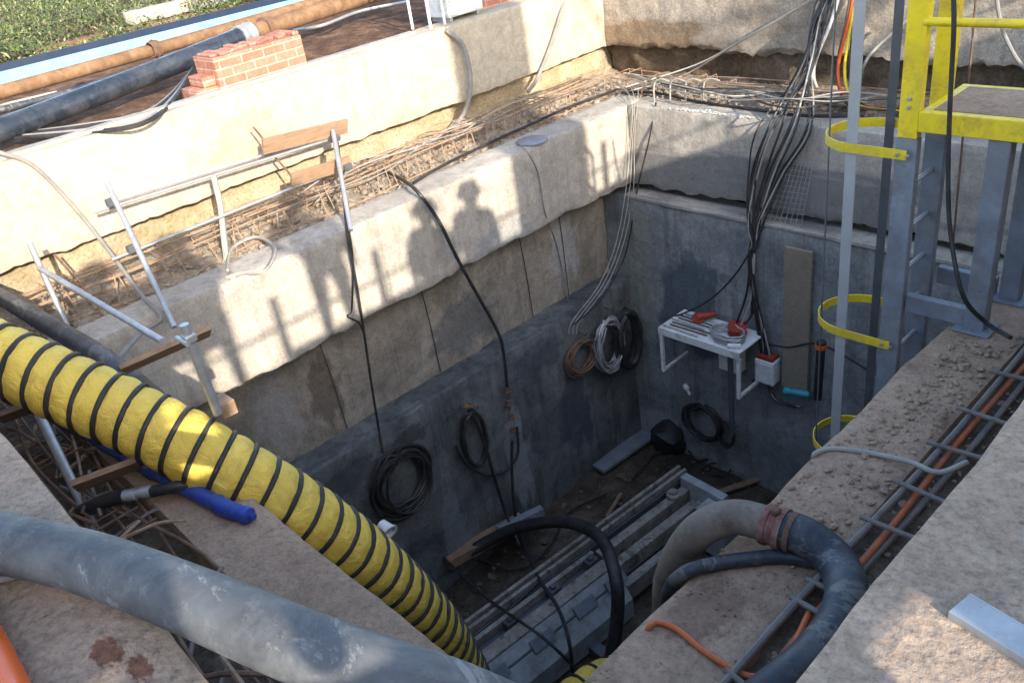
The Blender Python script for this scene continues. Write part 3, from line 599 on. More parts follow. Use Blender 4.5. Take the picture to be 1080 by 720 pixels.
for k in range(3):
    o_ = k*4
    hose('one of the pale wires hanging from the shelf corner to the wall coils', [at(650+o_*3, 86, z=-1.2), at(666+o_*.8, 106, z=-1.24), at(665+o_*.5, 150, x=-7.0), at(660+o_, 200, x=-7.0), at(650+o_, 255, x=-7.0), at(632+o_, 300, x=-7.0), at(604+o_, 338, x=-7.0), at(600+o_, 352, x=-7.02)], .0055, WIRE, 'wire', 'wire', 6, group='pale wires hanging in the far corner')
hose('dark cable sagging from the shelf corner to the grey coil', [at(692, 108, z=-1.25), at(684, 150, y=8.35), at(672, 200, y=8.3), at(664, 250, y=8.15), at(655, 280, y=8.0), at(632, 318, x=-7.0), at(605, 342, x=-7.0)], .011, BLACKR)
hose('thin pale cable crossing the back wall to the shelf corner', [at(668, 95, z=-1.15), at(720, 80, y=9.4), at(775, 48, y=9.4), at(850, 5, y=9.4)], .01, WIRE, 'wire', 'wire')
hose('second thin pale cable sagging in front of the back wall', [at(660, 92, z=-1.15), at(735, 68, y=9.3), at(790, 38, y=9.35), at(870, -8, y=9.4)], .01, WIRE, 'wire', 'wire')
# main bundle down the back wall
rn = random.Random(21)
for k in range(13):
    j = lambda s=6: rn.uniform(-s, s); pale = k in (3, 8, 11)
    spread = -34+k*5.4
    pts = [at(884+j(10), -25, y=9.44), at(868+j(9), 10, y=9.4), at(852+j(8), 65, y=9.0+j(1)*.1)]
    pts += [at(832+spread*.85+j(4), 132, y=8.36), at(808+spread*.6+j(3), 185, y=8.3), at(797+spread*.3+j(3), 232, y=8.2), at(794+j(4), 258, y=8.16), at(793+j(4), 275, y=8.12), at(797+j(4), 305, y=8.1), at(803+j(4), 350, y=8.1)]
    if k < 5: pts += [at(808+j(5), 385, y=8.08), at(800+j(12), 402, y=8.05)]
    elif k < 9: pts += [at(806+j(3), 395, y=8.08), at(818+j(3), 420, y=8.05), at(843+j(4), 429, y=8.1)]
    else: pts = pts[:-2]+[at(790+j(5), 320+j(12), y=8.1), at(775+j(8), 350, y=8.0)]
    hose('pale cable within the thick bundle hanging down the back wall' if pale else 'one of the black cables in the thick bundle hanging down the back wall', pts, .009+.008*rn.random(), WIRE if pale else BLACKR, 'cable', 'cable', 6, 6, 'pale cables of the back wall bundle' if pale else 'black cables of the back wall bundle')
for lab, col, x0, dx in (('red hose dropping down the back wall right of the black bundle', ORPIPE, 900, -16), ('yellow hose dropping down the back wall beside the red hose', YELLOW, 903, -12), ('black hose dropping down the back wall beside the yellow hose', BLACKR, 906, -10), ('brown hose dropping down the back wall by the white cage strap', RUST, 897, -14)):
    hose(lab, [at(x0+2, -15, y=9.42), at(x0-4, 20, y=9.36), at(x0+dx, 70, y=9.3), at(x0+dx+4, 98, y=9.2), at(x0+dx+16, 112, y=9.0), at(x0+dx+50, 116, y=8.95), at(x0+dx+110, 120, y=8.95)], .018, col, n=8)
hose('white hose curving down the back wall onto the shelf', [at(886, -8, y=9.4), at(876, 25, y=9.36), at(861, 62, y=9.2), at(858, 82, y=9.0), at(866, 98, z=-1.2), at(885, 108, z=-1.25), at(915, 106, z=-1.25)], .02, WHITEP)
hose('pale hose leaning diagonally across the back shelf by the ladder', [at(960, 18, y=9.35), at(925, 50, y=9.3), at(912, 68, y=9.0), at(905, 95, z=-1.2)], .016, WIRE)
rn = random.Random(63)
for k in range(9):
    z = -1.1+.03*rn.random(); a_ = rn.uniform(640, 700); b_ = rn.uniform(850, 960); y0 = 86+rn.uniform(-12, 4)
    hose('one of the thin wires straggling along the back rebar shelf', [at(a_+(b_-a_)*t, y0+t*16+rn.uniform(-6, 6)+10*math.sin(3.14*t), z=z+rn.uniform(-.1, .1)) for t in (0, .2, .4, .6, .8, 1)], rn.uniform(.006, .01), (WIRE, GREYCABLE, BLACKR)[k % 3], 'wire', 'wire', 5, 6, 'thin wires along the back rebar shelf')
for k in range(7):
    a_ = V(-7.9+rn.uniform(-.2, .2), rn.uniform(3.5, 5), -1.05); L_ = rn.uniform(2, 4)
    hose('one of the thin wires straggling along the left rebar shelf', [a_+V(rn.uniform(-.15, .15), L_*t, rn.uniform(-.12, .08)) for t in (0, .2, .4, .6, .8, 1)], rn.uniform(.005, .009), (WIRE, GREYCABLE, TANBAR)[k % 3], 'wire', 'wire', 5, 6, 'thin wires along the left rebar shelf')
# cables in front of the platform
hose('black cable hanging past the platform and onto the right ledge', [at(1005, -25, y=5.0), at(1006, 30, y=4.98), at(1002, 110, y=4.98), at(1000, 190, y=4.98), at(1003, 250, y=4.96), at(1016, 312, y=4.9), at(1040, 340, z=-1.22), at(1066, 356, z=-1.2)], .014, BLACKR, n=8)
hose('dark thin cable hanging behind the platform railing', [at(1050, -10, y=6.6), at(1057, 30, y=6.6), at(1075, 66, y=6.6), at(1095, 80, y=6.6)], .014, GREYCABLE)
hose('thin rusty cable hanging behind the yellow railing', [at(1030, -10, y=7.5), at(1024, 60, y=7.5), at(1015, 150, y=7.5), at(1005, 260, y=7.5)], .01, RUST, n=6)
# coils on the walls
def coil(label, c, nrm, ra, rb, r, turns, mat, seed, jit=.035, name='hose_coil', depth=.1, tail=None):
    rn = random.Random(seed); nrm = Vector(nrm).normalized(); u = nrm.cross(V(0, 0, 1)).normalized(); w = V(0, 0, 1); c = Vector(c); pts = []
    N = 22
    for t in range(turns):
        da, db, ox, oz = 1+rn.uniform(-jit, jit)*3, 1+rn.uniform(-jit, jit)*3, rn.uniform(-jit, jit), rn.uniform(-jit, jit)
        for k in range(N):
            a = 2*math.pi*k/N+math.pi/2; pts.append(c+u*(ra*da*math.cos(a)+ox)+w*(rb*db*math.sin(a)+oz)+nrm*(r+depth*rn.random()*.25+depth*t/turns))
    if tail: pts += [Vector(p) for p in tail]
    m = MB(); m.tube(spline(pts, 2), r, 6); return single(name, m, mat, label, 'coil')
XN = (1, 0, 0); YN = (0, -1, 0)
coil('big round coil of black hose hanging on the left lining above the duct', at(420, 505, x=-7.08), XN, .36, .36, .018, 11, BLACKR, 1, .07)
coil('single black hose loop hanging on the left lining with a brass end', at(496, 460, x=-7.08), XN, .17, .38, .022, 2, BLACKR, 2, .02, tail=[at(500, 440, x=-7.0), at(512, 470, x=-7.0), at(522, 505, x=-6.95), at(535, 545, x=-6.9), at(548, 575, z=-6.0)])
hose('slack black hose arc between the loop and the coupling on the left lining', [at(480, 470, x=-7.05), at(493, 490, x=-7.02), at(515, 501, x=-7.0), at(535, 495, x=-7.0), at(546, 478, x=-7.02), at(545, 450, x=-7.04)], .018, BLACKR)
m = MB(); a_ = at(489, 428, x=-7.0); m.lathe([(0, 0), (.03, 0), (.035, .05), (.02, .06), (.02, .12), (0, .12)], a_, 10, V(.2, .7, -.4)); single('hose_fitting', m, RUSTPIPE, 'brass coloured hose end fitting at the top of the single loop', 'fitting')
coil('brown and black wire coil hanging leftmost in the far corner', at(609, 376, x=-7.08), XN, .24, .22, .014, 9, RUST, 3, .04)
coil('pale grey cable coil hanging between the brown coil and the black ring', at(637, 362, x=-7.05), XN, .24, .36, .012, 16, GALV, 4, .05, depth=.16)
coil('black hose ring hanging in the far corner beside the grey coil', at(657, 356, x=-7.0), XN, .2, .42, .045, 3, BLACKR, 5, .02, depth=.1)
coil('black hose coil leaning on the back wall under the white worktable', at(745, 442, y=8.15), YN, .27, .25, .026, 4, BLACKR, 6, .03, depth=.12)
coil('small black cable coil lower right of the worktable hose coil', at(768, 455, y=8.1), YN, .12, .18, .018, 3, BLACKR, 7, .03)

# ================================================================ WORKTABLE IN THE FAR CORNER
tx0, tx1, ty0, ty1, tz = -6.18, -4.97, 7.62, 8.18, -3.87
tb = thing('work_table', 'white metal worktable with bracket legs fixed on the back wall', 'table', (-5.58, 7.9, -4.55))
m = MB(); m.box((tx0, ty0, tz-.03), (tx1, ty1, tz), None, .006); m.box((tx0, ty0-.012, tz-.1), (tx1, ty0-.002, tz+.004), None, .003); part('table_top', m, WHITEP, tb)
for x in (tx0+.03, tx1-.03):
    m = MB(); m.box((x-.022, ty0, tz-.68), (x+.022, ty0+.044, tz-.102), None, .004); part('leg', m, WHITEP, tb)
    m = MB(); m.box((x-.02, ty0+.046, tz-.68), (x+.02, ty1, tz-.64), None, .004); part('foot_bar', m, WHITEP, tb)
def lay(z=tz): return z
for k in range(7):
    y = ty0+.05+k*.065; x0 = tx0+.03+random.uniform(0, .1); L = random.uniform(.5, .75)
    m = MB(); m.tube([(x0, y, tz+.016), (x0+L, y+random.uniform(-.03, .03), tz+.016)], .011, 6); single('steel_rod', m, (GALV, RUST, DARKST)[k % 3], 'one of the loose rods lying on the left end of the worktable', 'rod', 'rods lying on the worktable')
def lump(name, label, cat, c, r, mat, k):
    m = MB(); c = Vector(c); m.lathe([(0, 0), (r*.8, 0), (r, r*.3), (r, r*.7), (r*.75, r*1.1), (r*.3, r*1.2), (r*.3, r*1.5), (0, r*1.5)], c, 12, V(.25*k, .2, 1)); return single(name, m, mat, label, cat)
m = MB(); c = V(-5.82, 8.0, tz+.07); m.lathe([(0, -.02), (.06, -.02), (.065, .02), (.05, .06), (.045, .2), (.03, .22), (0, .22)], c, 12, V(.6, .5, .1)); m.lathe([(0, -.02), (.09, -.02), (.09, -.005), (0, -.005)], c, 16, V(.15, -.3, 1)); single('power_tool', m, REDP, 'red hand tool with a round guard left on the worktable', 'tool')
m = MB(); m.lathe([(0, 0), (.12, 0), (.12, .015), (.075, .02), (.075, .1), (.12, .105), (.12, .12), (0, .12)], V(-5.25, 8.0, tz+.004), 18, V(.12, -.15, 1)); single('cable_reel', m, REDP, 'red reel behind the wire coil at the right end of the worktable', 'reel')
b = MB(); rn = random.Random(8); pts = []
for t in range(9):
    for k in range(16): a = 2*math.pi*k/16; pts.append(V(-5.27+(.21+.02*rn.uniform(-1, 1))*math.cos(a), 7.83+(.15+.02*rn.uniform(-1, 1))*math.sin(a), tz+.02+.012*t))
b.tube(spline(pts, 2), .012, 6); single('cable_coil', b, GALV, 'grey wire coil lying flat on the right end of the worktable', 'coil')
m = MB(); m.tube([(-5.15, 7.64, tz+.035), (-5.02, 7.72, tz+.035)], .03, 8); single('hand_torch', m, WHITEP, 'small white torch lying at the worktable front corner', 'torch')
for lab, x0, x1, z0, z1, k in (('white electric box with a red top on the wall right below the worktable', -5.02, -4.76, -4.50, -4.17, 1), ('pale electric box on the wall under the worktable middle', -5.55, -5.25, -4.5, -4.15, 0)):
    e = thing('electric_box', lab, 'electric box', ((x0+x1)/2, 8.1, z0)); m = MB(); m.box((x0, 8.02, z0), (x1, 8.2, z1), None, .01); part('box_body', m, WHITEP, e)
    m = MB(); m.box((x0+.02, 8.005, z0+.03), (x1-.02, 8.018, z1-.03), None, .004); part('lid', m, WHITEP, e)
    if k: m = MB(); m.box((x0+.02, 8.04, z1+.002), (x1-.02, 8.18, z1+.06), None, .006); part('cover', m, REDP, e)
p, q = at(770, 372, y=7.75), at(772, 458, y=7.75); m = MB(); m.tube([p, q], .035, 10); single('steel_post', m, DARKST, 'dark steel post standing in front of the boxes under the worktable', 'post')
m = MB(); c = at(708, 470, z=-6.33); rnb = [(0, 0), (.26, 0), (.31, .12), (.27, .32), (.16, .46), (.06, .5), (0, .5)]; m.lathe(rnb, c, 14)
m.v = [p_+V(noise.noise(p_*4)*.2, noise.noise(p_*4+V(3, 3, 3))*.2, noise.noise(p_*5)*.12) for p_ in m.v]; single('sack', m, BLACKR, 'slumped black sack on the floor in the far corner', 'sack')
p, q = at(722, 405, y=8.0), at(728, 417, y=8.0); m = MB(); m.lathe([(0, 0), (.03, 0), (.045, .05), (.03, .09), (.02, .1), (.02, .16), (0, .16)], p, 10, q-p); single('lamp_bulb', m, WHITEP, 'white bulb lamp hanging under the left of the worktable', 'lamp')
hose('black cable running from the coil under the table across the floor', [at(690, 470, z=-6.3), at(715, 462, z=-6.28), at(745, 468, z=-6.28), at(775, 472, z=-6.28), at(790, 460, z=-6.2)], .03, BLACKR)
hose('black cable wandering over the floor beside the jacking frame', [at(668, 505, z=-6.29), at(690, 480, z=-6.29), at(720, 470, z=-6.29), at(735, 485, z=-6.29), at(760, 480, z=-6.28)], .02, BLACKR)
hose('small wire loop on the floor near the worktable', [at(740, 495, z=-6.29), at(752, 488, z=-6.29), at(770, 492, z=-6.29), at(765, 500, z=-6.29), at(745, 499, z=-6.29)], .012, BLACKR)
# board against the wall, teal bottle, plank
m = MB(); m.box((-4.70, 8.12, -4.52), (-4.36, 8.16, -2.62), None, .004); single('plywood_board', m, PLY, 'tall brown plywood strip leaning on the back wall behind the ladder cage', 'board')
m = MB(); a_, b_ = at(828, 412, y=8.0), at(846, 415, y=8.0); m.lathe([(0, 0), (.05, 0), (.055, .05), (.03, .09), (.045, .1), (.045, .3), (.03, .33), (0, .33)], a_, 12, b_-a_); single('bottle', m, TEAL, 'teal bottle with a white cap lying right of the worktable', 'bottle')
m = MB(); m.beam(at(785, 455, z=-5.9), at(852, 482, z=-5.9), .05, .24); single('plank', m, WOODD, 'brown plank laid on edge on the floor below the ladder', 'plank')
p, q = at(866, 365, y=7.6), at(862, 420, y=7.6); m = MB(); m.tube([p, q], .05, 10); m.lathe([(.05, 0), (.056, 0), (.056, .06), (0, .06)], p, 10, V(0, 0, 1)); single('fire_extinguisher', m, BLACKR, 'black cylinder with an orange collar standing behind the ladder cage', 'cylinder')
m = MB(); m.lathe([(.058, 0), (.066, .0), (.066, .05), (.058, .05)], p+V(0, 0, -.02), 12); single('collar', m, ORPIPE, 'orange collar ring on the black cylinder behind the ladder', 'collar')
hose('thin dark cable sagging across the back wall behind the ladder cage', [at(800, 360, y=8.15), at(830, 366, y=8.12), at(860, 362, y=8.1), at(890, 375, y=8.0), at(915, 390, y=7.9)], .012, BLACKR)
hose('thin dark cable sagging from the bundle to the worktable', [at(793, 262, y=8.12), at(775, 290, y=8.1), at(750, 315, y=8.05), at(722, 330, y=8.0), at(700, 336, y=7.9)], .012, BLACKR)
# hanging wire mesh strip behind the bundle
wm = MB(); a0, a1, b0, b1 = at(846, 124, y=8.36), at(866, 128, y=8.36), at(800, 232, y=8.3), at(845, 238, y=8.3)
for k in range(9): wm.tube([a0.lerp(a1, k/8), b0.lerp(b1, k/8)], .004, 4, smooth=False)
for k in range(20): wm.tube([a0.lerp(b0, k/19), a1.lerp(b1, k/19)], .003, 4, smooth=False)
single('wire_mesh', wm, GALV, 'strip of fine wire mesh hanging over the back ledge beam behind the cables', 'wire mesh')

# ================================================================ JACKING FRAME ON THE FLOOR
jf = thing('jacking_frame', 'long grey steel jacking frame lying on the pit floor', 'jacking frame', (-5.35, 5.1, -6.35))
jx0, jx1 = -5.84, -5.06
JM = Matrix.Translation((-5.4, 5, 0)) @ Matrix.Rotation(R(-4.5), 4, 'Z') @ Matrix.Translation((5.4, -5, 0))
def jb(m, lo, hi, bev=.006): return m.box(lo, hi, JM, bev)
for x in (jx0, jx0+.1): m = MB(); jb(m, (x, 3.0, -5.72), (x+.045, 7.2, -5.62)); part('rail', m, GRIME, jf)
m = MB(); jb(m, (jx0-.02, 3.0, -6.3), (jx0+.16, 7.2, -5.73)); part('side_beam', m, DARKST, jf)
m = MB(); jb(m, (jx0+.17, 3.0, -6.2), (jx1-.05, 5.35, -5.80)); part('bed_plate', m, DARKST, jf)
m = MB(); jb(m, (jx0+.22, 3.0, -5.795), (jx0+.28, 5.35, -5.68)); jb(m, (jx0+.41, 3.0, -5.795), (jx0+.47, 5.35, -5.7)); part('inner_rail', m, GRIME, jf)
for y in (3.25, 3.9, 4.55, 5.15):
    m = MB(); jb(m, (jx0+.29, y, -5.795), (jx0+.4, y+.16, -5.66)); jb(m, (jx0+.32, y+.04, -5.658), (jx0+.38, y+.1, -5.62)); part('bracket', m, DARKST, jf)
m = MB(); m.add([JM @ V(*p) for y in (3.0, 5.35) for p in ((jx1-.16, y, -5.68), (jx1+.1, y, -6.02), (jx1+.1, y, -6.3), (jx1-.16, y, -6.3))], [(0, 1, 2, 3), (7, 6, 5, 4), (0, 4, 5, 1), (1, 5, 6, 2), (2, 6, 7, 3), (3, 7, 4, 0)]); part('side_panel', m, PANELG, jf)
for y in (3.3, 3.95, 4.6, 5.1):
    m = MB(); m.add([JM @ V(*p) for yy in (y, y+.3) for p in ((jx1-.1, yy, -5.735), (jx1-.02, yy, -5.84), (jx1+.01, yy, -5.82), (jx1-.07, yy, -5.715))], [(0, 1, 2, 3), (7, 6, 5, 4), (0, 4, 5, 1), (1, 5, 6, 2), (2, 6, 7, 3), (3, 7, 4, 0)]); part('stiffener', m, GREYST, jf)
m = MB(); jb(m, (jx1-.29, 3.0, -5.70), (jx1-.165, 5.35, -5.655)); part('top_flange', m, GRIME, jf)
m = MB(); jb(m, (jx0+.24, 5.4, -5.95), (jx0+.36, 6.98, -5.72)); jb(m, (jx0+.44, 5.4, -6.02), (jx0+.57, 6.98, -5.8)); jb(m, (jx0+.64, 5.4, -6.2), (jx0+.76, 6.7, -5.95)); part('guide_bar', m, GRIME, jf)
m = MB(); jb(m, (jx0+.2, 7.0, -6.3), (jx1+.1, 7.12, -5.6)); part('end_plate', m, PANELG, jf)
m = MB(); jb(m, (jx1-.1, 6.72, -6.3), (jx1+.35, 6.98, -5.66)); part('end_block', m, PANELG, jf)
m = MB(); m.lathe([(0, 0), (.09, 0), (.09, .05), (.05, .06), (.05, .1), (0, .1)], JM @ V(jx0+.3, 6.75, -5.715), 14); part('bolt_head', m, GRIME, jf)
for y in (3.4, 4.6, 5.8): m = MB(); jb(m, (jx1+.04, y, -6.33), (jx1+.75, y+.14, -6.2)); part('cross_beam', m, DARKST, jf)
hose('thick black hose arching over the grey jacking frame', [at(490, 585, z=-6.0), at(515, 570, z=-5.9), at(547, 556, z=-5.65), at(594, 550, z=-5.35), at(633, 567, z=-5.1), at(650, 613, z=-5.2), at(650, 660, z=-5.7), at(640, 715, z=-6.2)], .075, BLACKR, n=14)
hose('thin black cable crossing the jacking frame from left to bottom', [at(450, 565, z=-6.0), at(480, 600, z=-5.8), at(520, 635, z=-5.6), at(570, 670, z=-5.55), at(608, 705, z=-5.9)], .018, BLACKR)
hose('black cable dropping across the jacking frame middle', [at(548, 560, z=-6.0), at(566, 605, z=-5.65), at(588, 640, z=-5.55), at(600, 675, z=-5.6), at(604, 712, z=-6.0)], .022, BLACKR)
m = MB(); m.beam(at(470, 592, z=-5.95), at(552, 548, z=-6.0), .2, .14); single('timber_beam', m, WOODD, 'brown timber beam on the floor along the left lining', 'timber')
m = MB(); m.beam(at(526, 560, z=-5.85), at(572, 538, z=-5.85), .1, .12); single('steel_beam', m, GREYST, 'short grey steel beam beside the timber on the pit floor', 'beam')
m = MB(); m.beam(at(630, 494, z=-6.24), at(684, 457, z=-6.24), .26, .05); single('plank', m, GREYST, 'narrow grey plank on the floor along the foot of the left lining', 'plank')
m = MB(); a_, b_ = at(402, 552, y=2.9), at(416, 566, y=2.9); m.lathe([(0, 0), (.05, 0), (.075, .12), (.085, .12), (.085, .135), (.06, .135), (.05, .03), (0, .03)], a_, 16, b_-a_); single('white_cup', m, WHITEP, 'small white bell shaped cup showing beside the yellow duct', 'cup')

b = MB(); rn = random.Random(77)
for k in range(900):
    x, y = rn.uniform(-7.0, -2.2), rn.uniform(2.5, 8.1)
    if -6.0 < x < -4.7 and y < 7.2: continue
    b.stone((x, y, -6.33), .008+.05*rn.random()**4, 9000+k)
single('debris', b, DARKDIRT, 'clods and stones scattered over the muddy pit floor', 'rubble', kind='stuff')
for k, (p, q, w_, lab) in enumerate((((560, 520), (600, 500), .07, 'short thin offcut of board on the floor beside the left lining'), ((640, 545), (655, 520), .05, 'small broken stick on the floor left of the jacking frame'), ((755, 520), (800, 505), .09, 'muddy board lying on the floor behind the brown hose'))):
    m = MB(); m.beam(at(*p, z=-6.27), at(*q, z=-6.27), w_, .035, V(0, 0, 1), .004); single('offcut', m, WOODD, lab, 'board')
for k, (px, py) in enumerate(((420, 474), (496, 428), (610, 352), (638, 326), (655, 318))):
    c = at(px, py, x=-7.1); m = MB(); m.tube(spline([c+V(-.05, 0, .03), c+V(.06, 0, .03), c+V(.13, 0, .02), c+V(.16, 0, .07)], 4), .011, 6)
    single('wall_hook', m, RUST, ('bent steel hook above the big black coil', 'bent steel hook above the single hose loop', 'bent steel hook above the brown wire coil', 'bent steel hook above the pale grey coil', 'bent steel hook above the black hose ring')[k], 'hook')
hose('hydraulic hose lying along the top of the jacking frame', [at(505, 672, z=-5.72), at(540, 640, z=-5.7), at(585, 598, z=-5.7), at(630, 565, z=-5.7), at(680, 520, z=-5.7)], .022, BLACKR)
hose('thin hose snaking over the mud left of the jacking frame', [at(455, 600, z=-6.25), at(500, 590, z=-6.28), at(545, 600, z=-6.28), at(580, 575, z=-6.28), at(600, 540, z=-6.28), at(640, 520, z=-6.28)], .016, BLACKR)
# ================================================================ CAGED LADDER AND PLATFORM
lp = thing('caged_ladder', 'grey steel ladder with yellow safety cage hoops and railed platform', 'ladder', (-1.8, 5.5, -1.3))
sx, sy0, sy1 = -2.14, 5.1, 5.52
for y in (sy0, sy1):
    m = MB(); m.box((sx-.065, y-.03, -6.3), (sx+.065, y+.03, -.12), None, .004); part('stringer', m, GREYST, lp)
    m = MB(); m.box((sx-.058, y-.035, -.118), (sx+.058, y+.035, 1.7), None, .004); part('upright', m, YELLOW, lp)
rung = None
for k in range(19):
    z = -.45-.3*k
    if rung is None: m = MB(); m.tube([(sx, sy0, z), (sx, sy1, z)], .016, 10); rung = part('rung', m, GALV, lp); z00 = z
    else: dup_part(rung, (0, 0, z-z00))
def hoop_pts(z, w=.02, n=18):
    cx, cy, ra = sx-.33, (sy0+sy1)/2, .275; pts = [V(sx+.02, cy-ra, z)]
    for x_ in (-.06, -.12, -.18, -.24): pts.append(V(sx+x_, cy-ra, z))
    for k in range(n+1):
        a = -math.pi/2-math.pi*k/n; pts.append(V(cx+ra*math.cos(a), cy+ra*math.sin(a), z))
    pts.append(V(sx+.02, cy+ra, z)); return pts
def strip(pts, h, th):
    m = MB(); vs = []; fs = []; n = len(pts)
    for i, p in enumerate(pts):
        t = (pts[min(i+1, n-1)]-pts[max(0, i-1)]); t.z = 0; t.normalize(); nn = V(t.y, -t.x, 0)*th/2
        vs += [p-nn-V(0, 0, h/2), p+nn-V(0, 0, h/2), p+nn+V(0, 0, h/2), p-nn+V(0, 0, h/2)]
    for i in range(n-1):
        for k in range(4): fs.append((i*4+k, i*4+(k+1) % 4, i*4+4+(k+1) % 4, i*4+4+k))
    fs += [(3, 2, 1, 0), tuple(4*(n-1)+k for k in range(4))]; return m.add(vs, fs)
h0 = part('cage_hoop', strip(hoop_pts(-.21), .06, .008), YELLOW, lp)
for dz in (-1.33, -2.43, -3.7, 1.33): dup_part(h0, (0, 0, dz))
hp = hoop_pts(0)
for k, i in enumerate((5, 10, 23)):
    p = hp[i]; c = V(sx-.33, (sy0+sy1)/2, 0); d = (c-p).normalized()*.012; t = V(-d.y, d.x, 0).normalized()*(.036 if k == 0 else (.014 if k == 1 else .03))
    m = MB(); q = p+d; vs = [q-t, q+t, q+t+d*.5, q-t+d*.5]
    m.sheet([V(v.x, v.y, -5.2) for v in vs], 6.9, (0, 0, 1)); part('cage_strap', m, STRAPM if k == 0 else DARKST, lp)  # side straps get dark steel, their backlit shade put into the colour
def bolt(c, ax): m = MB(); m.lathe([(0, 0), (.013, 0), (.013, .009), (.006, .01), (.006, .016), (0, .016)], c, 6, ax, False); return m
for z in (-.21, -1.54): 
    for dx in (-.03, .03): part('bolt', bolt((sx+dx-.0, (sy0+sy1)/2-.28, z), V(0, -1, 0)), GALV, lp)
for z in (-.03, .02): part('bolt', bolt((sx+.0, sy0-.036, z+.1), V(0, -1, 0)), GALV, lp)
# platform
px0, px1, py0, py1, pz = -2.08, -.5, 5.06, 5.68, .05
m = MB(); m.box((px0+.06, py0+.06, pz-.02), (px1-.06, py1-.06, pz+.004)); part('deck', m, LEDGEC, lp)
m = MB()
for lo, hi in (((px0, py0, pz-.12), (px1, py0+.058, pz)), ((px0, py1-.058, pz-.12), (px1, py1, pz)), ((px0, py0+.06, pz-.12), (px0+.058, py1-.06, pz)), ((px1-.058, py0+.06, pz-.12), (px1, py1-.06, pz))): m.box(lo, hi, None, .004)
part('deck_frame', m, YELLOW, lp)
for x, y in ((-1.63, py0+.07), (-1.6, py1-.07)):
    m = MB(); m.box((x-.06, y-.05, -1.29), (x+.06, y+.05, pz-.125), None, .005); part('post', m, GREYST, lp)
    m = MB(); m.box((x-.11, y-.1, -1.3), (x+.11, y+.1, -1.285), None, .003); part('base_plate', m, GREYST, lp)
for y in (py0+.07, py1-.07):
    m = MB(); m.box((sx+.07, y-.03, -1.29), (-1.692, y+.03, -1.17), None, .004); part('tie_beam', m, GREYST, lp)
for y, zs in ((py0+.02, (.55, 1.08)), (py1-.03, (.6, 1.08))):
    for z in zs: m = MB(); m.tube([(px0-.02, y, z), (px1, y, z)], .024, 10); part('rail', m, YELLOW, lp)
for x in (px1-.05,):
    for y in (py0+.02, py1-.03): m = MB(); m.tube([(x, y, pz), (x, y, 1.1)], .024, 10); part('rail_post', m, YELLOW, lp)

# ================================================================ THINGS ON THE RIGHT LEDGE AND SLAB
ch_ = thing('curved_hose', 'thick hose curving over the right ledge, brown part clamped to black rubber', 'hose', at(830, 560, z=-1.2))
pl = [at(702, 665, z=-2.6), at(703, 640, z=-2.2), at(706, 612, z=-1.8), at(720, 580, z=-1.4), at(742, 556, z=-1.2), at(775, 545, z=-1.17), at(812, 553, z=-1.17)]
m = MB(); m.tube(spline(pl, 8), .084, 20); part('brown_hose', m, BROWNHOSE, ch_)
pr_ = [at(826, 558, z=-1.17), at(850, 566, z=-1.17), at(880, 590, z=-1.2), at(893, 622, z=-1.19), at(883, 660, z=-1.2), at(855, 695, z=-1.2), at(815, 730, z=-1.2), at(770, 765, z=-1.2)]
m = MB(); m.tube(spline(pr_, 8), .09, 22); part('rubber_hose', m, BLACKP, ch_)
dd = (pr_[0]-pl[-1]).normalized(); c = pl[-1].lerp(pr_[0], .45)
m = MB(); m.lathe([(.08, -.05), (.1, -.05), (.1, -.025), (.092, -.02), (.092, .012), (.1, .016), (.1, .045), (.08, .045)], c, 22, dd); part('clamp', m, CLAMP, ch_)
m = MB(); m.box(c+V(-.015, -.03, .093), c+V(.025, .01, .122), None, .006); part('clamp_bolt', m, RUST, ch_)
m = MB(); m.lathe([(.0905, 0), (.096, 0), (.096, .025), (.0905, .025)], pr_[0]+dd*.03, 22, dd); part('hose_band', m, RUST, ch_)
hose('flat dark hose lying on the right ledge beneath the curved hose', [at(700, 650, z=-1.9), at(706, 622, z=-1.5), at(722, 604, z=-1.28), at(755, 594, z=-1.27), at(800, 588, z=-1.27), at(830, 587, z=-1.27), at(860, 592, z=-1.27)], .035, BLACKP, n=10)
hose('orange cord lying across the right ledge at the bottom', [at(676, 690, z=-1.6), at(683, 664, z=-1.3), at(694, 656, z=-1.28), at(715, 664, z=-1.28), at(742, 686, z=-1.28), at(775, 706, z=-1.28), at(800, 712, z=-1.28), at(830, 690, z=-1.27), at(856, 640, z=-1.27)], .014, ORANGE)
hose('light grey rope lying over the right ledge and its bars', [at(858, 488, z=-1.36), at(860, 478, z=-1.29), at(880, 473, z=-1.285), at(920, 478, z=-1.285), at(960, 487, z=-1.25), at(990, 498, z=-1.24), at(1020, 487, z=-1.23)], .014, WIRE)
bar = thing('channel_bar', 'pale flat steel channel bar lying on the slab at lower right', 'bar', at(1005, 637, z=0))
a_ = at(1012, 636, z=.02); b_ = at(1120, 702, z=.02); m = MB(); m.beam(a_, b_, .075, .008); dv = (b_-a_).normalized(); sd = dv.cross(V(0, 0, 1)).normalized(); m.beam(a_+sd*.04+V(0, 0, -.008), b_+sd*.04+V(0, 0, -.008), .006, .025); m.beam(a_-sd*.04+V(0, 0, -.008), b_-sd*.04+V(0, 0, -.008), .006, .025); part('channel', m, GALV, bar)

